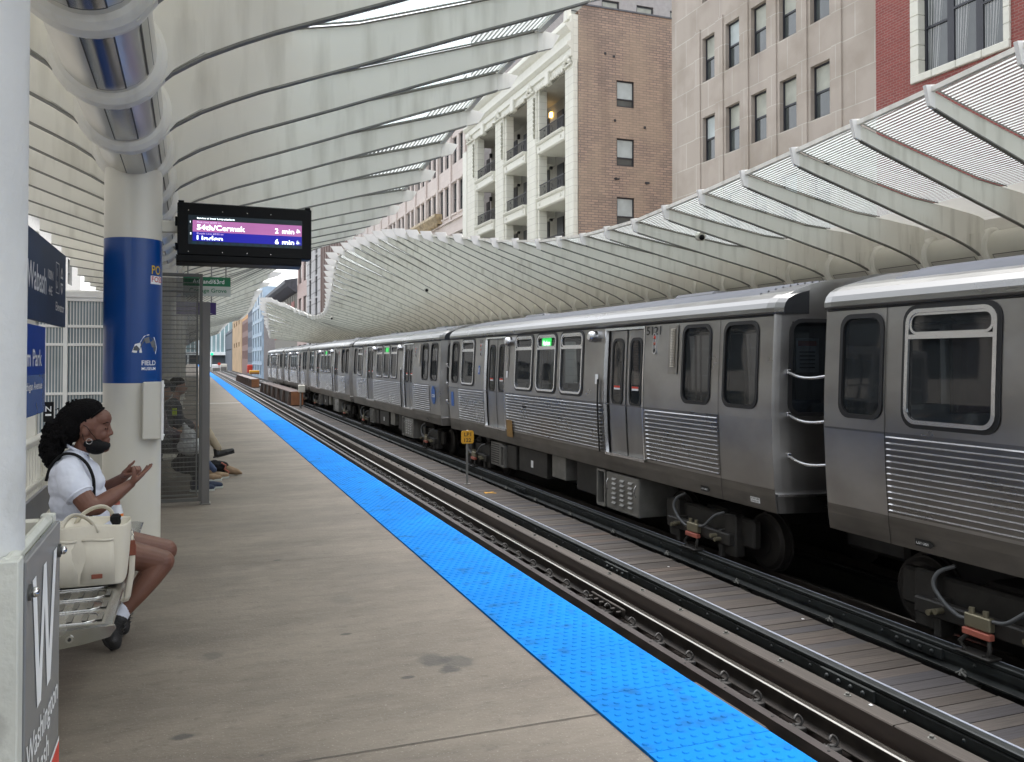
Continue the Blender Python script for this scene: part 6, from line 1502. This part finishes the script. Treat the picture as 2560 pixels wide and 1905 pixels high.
for (p0, y) in (((-.345,5.195,.195), 5.185), ((-.32,5.46,.20), 5.45)):
    m = MB(); m.cap((p0[0]+.012,p0[1]+.004,p0[2]+.022),(p0[0]-.012,p0[1]-.004,p0[2]-.022),.038,.040); m.build('sock', tee, g1)
    q = Vector((p0[0]+.0, y, 0)); m = MB()
    chain(m, [(q.x-.012,y,.170),(q.x-.040,y,.130),(q.x-.045,y-.003,.085),(q.x-.040,y-.006,.052),(q.x-.034,y-.006,.036)], [.040,.042,.041,.041,.032], 14)
    m.cap((q.x-.090,y,.155),(q.x-.075,y,.120),.030,.033); m.cap((q.x-.078,y,.115),(q.x-.050,y-.004,.050),.032,.030); m.cap((q.x-.04,y-.03,.06),(q.x-.04,y+.022,.06),.024)
    sh = blob('sneaker', m, .0055, pm('sneaker_black_%d' % int(y*100), (.016,.016,.017), .55, var=.25, sc_=(30,30,30), bump=.5, bsc=120), g1, 3)
    m = MB(); chain(m, [(q.x-.120,y,.152),(q.x-.100,y-.002,.095),(q.x-.078,y-.006,.045),(q.x-.052,y-.006,.012)], [.012,.014,.015,.011], 8)
    m2 = MB(); 
    for k in range(5): z = .165 - k*.024; m2.path([(q.x+.012-k*.0055, y-.030, z), (q.x+.024-k*.005, y, z+.004), (q.x+.012-k*.0055, y+.030, z)], .0032, 6)
    m.build('shoe_sole', M['ink'], g1); m2.build('shoe_laces', M['ink'], g1)
# tote bag
canvas = pm('natural_canvas', (.60,.56,.47), .85, var=.05, sc_=(3,3,3), bump=.35, bsc=(13,13,10), dirt=(.45,.41,.34), dirt_amt=.3, dsc=(6,6,6))
leather = pm('tan_leather', (.20,.055,.03), .5, var=.1)
t = thing('tote_bag', (-.5, 4.86, .465), 'cream canvas tote bag with brown leather tags on the bench beside the person', 'bag')
def bagwall(n=12, z0=.470, z1=.775):
    # outline of the bag seen from above, slightly slumped
    V = []; F = []; zs = [z0, z0+.004, z0+.02, .62, .70, z1]
    for j, z in enumerate(zs):
        f = (z-z0)/(z1-z0); ins = .006 if j == 0 else 0; bl = .012*math.sin(f*3.1)
        base = [(-.66+ins,4.735+ins-bl),(-.56,4.728+ins-bl-.006*f),(-.45,4.73+ins-bl*1.3),(-.330-ins,4.732+ins-bl*.6),(-.312-ins+.012*f,4.737+ins),(-.308-ins+.020*f+bl,4.86),(-.310-ins+.020*f,4.965-ins),(-.325,4.98-ins),(-.50,4.985-ins+bl),(-.65,4.975-ins)]
        base = [(x, y + .012*math.sin(9*x+j)*f) for x, y in base]; V += [(x, y, z + (.010*math.sin(x*23)*f)) for x, y in base]
    k = 10
    for j in range(len(zs)-1):
        for i in range(k): F.append((j*k+i, j*k+(i+1) % k, (j+1)*k+(i+1) % k, (j+1)*k+i))
    return V, F, k, len(zs)
V, F, k_, nz_ = bagwall(); m = MB(); m.add(V, F + [tuple(range(k_))[::-1]], 0, True)
top_ = V[-k_:]; low = [(x + (-.5-x)*.06, y + (4.86-y)*.10, z-.05) for x, y, z in top_]; m.add(top_ + low, [(i, (i+1) % k_, k_+(i+1) % k_, k_+i) for i in range(k_)] + [tuple(range(k_, 2*k_))], 0, True)
b = m.build('bag_body', canvas, t); sd_ = b.modifiers.new('sol', 'SOLIDIFY'); sd_.thickness = .004; sd_.offset = 0; s2_ = b.modifiers.new('sub', 'SUBSURF'); s2_.levels = 1; s2_.render_levels = 1; b.data.update(); BAKE.append(b)
for (a, c, u_) in ((-.655,-.515,0),(-.505,-.350,1)):
    m = MB(); n = 6; A = []; B = []
    for i in range(n+1): x = a + (c-a)*i/n; yb = 4.735-.016-.010*math.sin(math.pi*i/n); A.append((x, yb, .486)); B.append((x + (-.006 if i == n else .004 if i == 0 else 0), yb-.004, .705 + .004*math.sin(i)))
    m.strip(A, B, 0, True); m.strip([(x, y-.002, z-.010) for x, y, z in B], [(x, y-.003, z+.003) for x, y, z in B], 0)
    o_ = m.build('front_pocket', canvas, t); q = o_.modifiers.new('sol', 'SOLIDIFY'); q.thickness = .005; BAKE.append(o_)
m = MB(); m.bbox(-.455,-.405,4.700,4.706,.512,.534,.002); m.build('leather_patch', leather, t)
def band(m, pts, w_, dirv, mi=0, th=.003):
    dirv = Vector(dirv).normalized()*w_/2; A = [Vector(p)-dirv for p in pts]; B = [Vector(p)+dirv for p in pts]; m.strip(A, B, mi, True)
for (y, xs_, zt) in ((4.728, (-.60,-.43), .822), (4.965, (-.56,-.37), .835)):
    m = MB(); pts = []
    x0, x1 = xs_
    for i in range(13): f = i/12; pts.append((x0 + (x1-x0)*f + (.03*math.sin(f*3.14) if y > 4.9 else -.02*math.sin(f*3.14)), y + .05*math.sin(f*3.14)*(1 if y < 4.8 else -.6), .735 + (zt-.735)*math.sin(f*math.pi)**.55 if 0 < f < 1 else .735))
    P2 = [Vector(p) for p in pts]; A = []; B = []
    for i, p in enumerate(P2):
        tdir = (P2[min(i+1, 12)] - P2[max(i-1, 0)]).normalized(); s_ = Vector((0,1,0)).cross(tdir).normalized(); s_ = (s_*.7 + Vector((0,.7,0))).normalized()
        A.append(p - s_*.014); B.append(p + s_*.014)
    m.strip(A, B, 0, True); o_ = m.build('handle', canvas, t); q = o_.modifiers.new('sol', 'SOLIDIFY'); q.thickness = .004; BAKE.append(o_)
m = MB(); pts = [(-.290,4.90,.70),(-.283,4.90,.63),(-.280,4.90,.56),(-.283,4.90,.48),(-.292,4.90,.42),(-.300,4.90,.36),(-.312,4.90,.335)]
band(m, pts, .034, (.75,.65,0)); pts = [(-.312,4.90,.335),(-.335,4.915,.35),(-.345,4.92,.42),(-.348,4.93,.50)]; band(m, pts, .034, (.75,.65,0)); o_ = m.build('hanging_strap', canvas, t); q = o_.modifiers.new('sol','SOLIDIFY'); q.thickness = .003; BAKE.append(o_)
m = MB(); m.bbox(-.298,-.262,4.885,4.893,.575,.635,.003); m.bbox(-.293,-.267,4.885,4.893,.635,.655,.002); m.build('leather_tab', leather, t)
m = MB(); m.path([(-.282+.008*math.cos(R(a)),4.888,.668+.016*math.sin(R(a))) for a in range(0,360,30)], .0018, 6, closed=True); m.path([(-.282+.006*math.cos(R(a)),4.888,.700+.014*math.sin(R(a))) for a in range(0,360,30)], .0018, 6, closed=True); m.build('metal_clasp', M['bolt'], t)
t = thing('wallet', (-.40,4.87,.75), 'dark case and papers poking out of the top of the tote bag', 'case')
m = MB(); m.bbox(-.385,-.335,4.84,4.90,.74,.80,.012); m.build('case', blackcl, t)
m = MB(); 
for k in range(4): m.add([(-.44+k*.012,4.83,.74),(-.36+k*.010,4.86,.785),(-.356+k*.01,4.862,.778),(-.43+k*.012,4.83,.732)], [(0,1,2,3)], 0)
m.build('papers', tee, t)
t = thing('drink_bottle', (-.395,5.41,.56), 'clear bottle with an orange label on the lap of the person', 'bottle')
m = MB(); m.cyl((-.395,5.41,.575),(-.395,5.41,.655),.036,n=24); m.build('lower_bottle', pm('bottle_grey', (.16,.16,.18), .15, var=.2), t)
m = MB(); m.cyl((-.395,5.41,.655),(-.395,5.41,.715),.037,n=24); m.build('label', pm('bottle_orange', (.75,.22,.02), .3), t)
m = MB(); m.cyl((-.395,5.41,.715),(-.395,5.41,.74),.037,.030,n=24); m.cyl((-.395,5.41,.74),(-.395,5.41,.765),.030,.024,n=24); m.build('upper_bottle', pm('bottle_clear', (.62,.64,.68), .1), t)
m = MB(); m.cyl((-.395,5.41,.765),(-.395,5.41,.785),.018,n=16); m.build('cap', M['orange'], t)

# seated figures behind the screen
def seated(y, xh, lab, skin, top, legm, shoem, hairm_, crossed=False, cap_=None, scale=1, origin=(0,0,0), hw=.14, lean=.12, vox=.012, foot=.30):
    ox, oy, oz = origin; Pp = lambda x, yy, z: (ox+x, oy+y+yy, oz+z)
    t = thing('person', Pp(xh, 0, .46), lab, 'person')
    cx = xh + lean
    m = MB(); m.ell(Pp(cx+.02,0,1.23),(.095,.075,.11)); m.ell(Pp(cx+.06,0,1.19),(.06,.06,.085)); m.ell(Pp(cx+.125,0,1.195),(.018,.014,.02)); m.ell(Pp(cx+.105,0,1.155),(.018,.026,.012)); m.ell(Pp(cx+.02,-.075,1.21),(.02,.01,.03)); m.ell(Pp(cx+.02,.075,1.21),(.02,.01,.03))
    chain(m, [Pp(cx-.02,0,1.0), Pp(cx,0,1.12)], [.055,.05]); m.ell(Pp(cx-.05,0,.85),(.10,.15,.2))
    hands = [Pp(cx+.25,-.08,.66), Pp(cx+.25,.08,.66)]
    for s_, h in ((-1, hands[0]), (1, hands[1])):
        chain(m, [Pp(cx-.03,s_*.19,.97), Pp(cx+.05,s_*.22,.74), h], [.05,.042,.03])
        hv = Vector(h)
        m.ell(hv + Vector((.03,0,0)), (.045,.03,.016))
        for q in range(4): chain(m, [hv + Vector((.06,-.022+q*.015,0)), hv + Vector((.09,-.022+q*.015,-.008)), hv + Vector((.10+.004*(q in (1,2)),-.022+q*.015,-.03))], [.010,.009,.008], 6)
        chain(m, [hv + Vector((.02,-s_*.03,.0)), hv + Vector((.05,-s_*.045,-.01)), hv + Vector((.07,-s_*.04,-.02))], [.012,.010,.009], 6)
    blob('body', m, min(vox, .008), skin, t, 3)
    m = MB(); m.ell(Pp(cx-.06,0,.88),(.14,.20,.17)); m.ell(Pp(cx-.08,0,.68),(.15,.185,.17)); m.cap(Pp(cx-.04,-.16,1.0),Pp(cx-.04,.16,1.0),.07)
    for s_ in (-1,1): chain(m, [Pp(cx-.03,s_*.20,.97), Pp(cx+.04,s_*.23,.74), Pp(cx+.20,s_*.11,.67)], [.075,.062,.045])
    blob('jacket', m, vox, top, t, 4, (.06,.014))
    m = MB(); m.cap(Pp(xh,-.08,.57),Pp(xh,.08,.57),.12)
    kx = xh + .47
    if crossed:
        chain(m, [Pp(xh,-.09,.57), Pp(kx,-.06,.53), Pp(kx+foot-.26,-.08,.10)], [.10,.072,.05]); chain(m, [Pp(xh,.09,.57), Pp(kx+.02,-.02,.62), Pp(kx+.20,-.05,.34)], [.10,.075,.055])
        feet = [(Pp(kx+foot-.26,-.08,.05), 0), (Pp(kx+.22,-.05,.25), 1)]
    else:
        for s_ in (-1,1): chain(m, [Pp(xh,s_*.09,.57), Pp(kx,s_*.10,.53), Pp(kx+foot-.30+.05*s_,s_*.10,.12)], [.10,.072,.05])
        feet = [(Pp(kx+foot-.30-.05,-.10,.05), 0), (Pp(kx+foot-.30+.05,.10,.05), 0)]
    blob('trousers', m, vox, legm, t, 3, (.05,.01))
    for i, (f_, rs) in enumerate(feet):
        m = MB(); v = Vector(f_); k = .06*rs
        chain(m, [v + Vector((-.04,0,.06+k*.2)), v + Vector((-.03,0,.01))], [.045,.045]); chain(m, [v + Vector((-.03,0,0)), v + Vector((.08,0,-.005+k*.5)), v + Vector((.17,0,-.012+k))], [.048,.047,.036])
        m.cap(v + Vector((.10,-.012,-.01+k*.6)), v + Vector((.10,.012,-.01+k*.6)), .038)
        blob('shoe', m, .008, shoem[i % len(shoem)], t, 2)
        m = MB(); z = v.z - .048; 
        m.prism([(v.x-.085,z+.0),(v.x+.20,z+k),(v.x+.205,z+.022+k),(v.x-.085,z+.022)], 'y', v.y-.040, v.y+.040); m.build('shoe_sole', M['greensgn2'] if shoem[0].name != 'black_leather' else M['ink'], t)
    m = MB(); m.ell(Pp(cx-.0,0,1.275),(.108,.085,.085)); m.ell(Pp(cx-.05,0,1.23),(.07,.083,.09))
    blob('hair', m, .010, hairm_, t, 2, (.02,.01))
    if cap_:
        m = MB(); m.ell(Pp(cx+.01,0,1.300),(.112,.09,.07)); m.ell(Pp(cx+.12,0,1.285),(.07,.06,.012)); blob('cap', m, .007, cap_, t, 2)
    return t
cl = lambda n, c, **k: pm(n, c, .8, var=.15, bump=.2, bsc=60, **k)
sh_navy = cl('navy_canvas', (.02,.03,.06)); sh_blk = pm('black_leather', (.012,.012,.012), .35); sh_tan = pm('tan_suede', (.22,.15,.09), .8, var=.15, sc_=(20,20,20)); sh_dk = cl('dark_boot', (.03,.027,.025))
seated(11.15, -.50, 'person in a dark cap and patterned jacket behind the wire glass, white bag on lap', SKL, cl('patterned_jacket', (.13,.10,.12), dirt=(.5,.5,.5), dirt_amt=.7, dsc=(22,22,22), dlo=.56, dhi=.62), cl('dark_trousers', (.03,.03,.035)), [sh_navy], hairm, cap_=cl('dark_cap', (.02,.02,.022)), foot=.46, lean=.16)
seated(12.05, -.55, 'person in jeans and tan work boots on the far bench, middle of three', SKL, cl('black_coat', (.015,.015,.018)), cl('jeans', (.04,.06,.12)), [sh_tan, sh_tan], hairm, foot=.62)
seated(12.9, -.30, 'person in khaki trousers with one black shoe crossed over, farthest of three', SKL, cl('grey_coat', (.06,.06,.065)), cl('khaki', (.36,.30,.21)), [sh_blk, sh_blk], hairm, crossed=True, foot=.30)
t = thing('plastic_bag', (0, 11.0, .5), 'white plastic shopping bag on the lap behind the wire glass', 'bag')
m = MB(); m.ell((.0,10.93,.56),(.15,.10,.11)); m.ell((-.02,10.93,.66),(.10,.08,.12)); chain(m, [(-.04,10.93,.74),(-.07,10.93,.83)], [.04,.02]); blob('sack', m, .008, pm('white_plastic', (.66,.68,.68), .35, var=.05, bump=.6, bsc=25), t, 2, (.04,.03))
t = thing('dark_rucksack', (-.05, 11.3, .2), 'black rucksack hanging beneath the plastic bag behind the wire glass', 'bag')
m = MB(); m.ell((-.02,11.05,.34),(.20,.12,.12)); m.ell((.0,11.05,.40),(.17,.1,.08)); blob('sack', m, .012, blackcl, t, 3, (.05,.02)); m = MB(); m.path([(-.15,10.98,.42),(-.1,10.95,.52),(.02,10.95,.5),(.1,10.97,.42)], .012, 6); m.build('strap', blackcl, t)
t = thing('floor_bag', (.45, 12.5, 0), 'black and tan bag with an orange cord standing by the crossed feet', 'bag')
m = MB(); chain(m, [(.30,12.45,.13),(.42,12.45,.11),(.50,12.44,.08)], [.09,.085,.05]); m.ell((.33,12.45,.10),(.10,.09,.09)); blob('bag_body', m, .010, blackcl, t, 3, (.05,.02))
m = MB(); chain(m, [(.50,12.40,.08),(.60,12.39,.05),(.66,12.38,.03)], [.060,.045,.02]); blob('tan_panel', m, .008, sh_tan, t, 2)
m = MB(); m.path([(.40,12.34,.19),(.46,12.34,.15),(.44,12.33,.10),(.50,12.33,.06),(.47,12.33,.02)], .010, 6); m.build('orange_cord', M['orange'], t)
t = thing('visibility_tag', (-.25, 11.0, 1.0), 'bright yellow green tag on the jacket behind the wire glass', 'tag'); m = MB(); m.bbox(-.205,-.150,10.92,10.93,.93,1.02,.004); m.build('fabric', emis('dummy', (0,0,0), 0) if False else pm('hi_vis', (.62,.80,.02), .6), t)
# passenger in the second car
c = cars[1].location
seated(0, -.42, 'dark clothed passenger seated behind the first big window of car 5121', SKL, cl('passenger_coat', (.02,.02,.022)), cl('passenger_trousers', (.02,.02,.025)), [sh_blk], hairm, origin=(c.x-.85, c.y-5.3, .10), vox=.014, foot=.4)
# bake
dg = bpy.context.evaluated_depsgraph_get(); dg.update()
NEW = [(o, bpy.data.meshes.new_from_object(o.evaluated_get(dg))) for o in BAKE]
for o, me in NEW:
    old = o.data; mats = list(old.materials); o.modifiers.clear(); o.data = me
    if not len(me.materials):
        for q in mats: me.materials.append(q)
    me.polygons.foreach_set('use_smooth', [True]*len(me.polygons)); me.update()
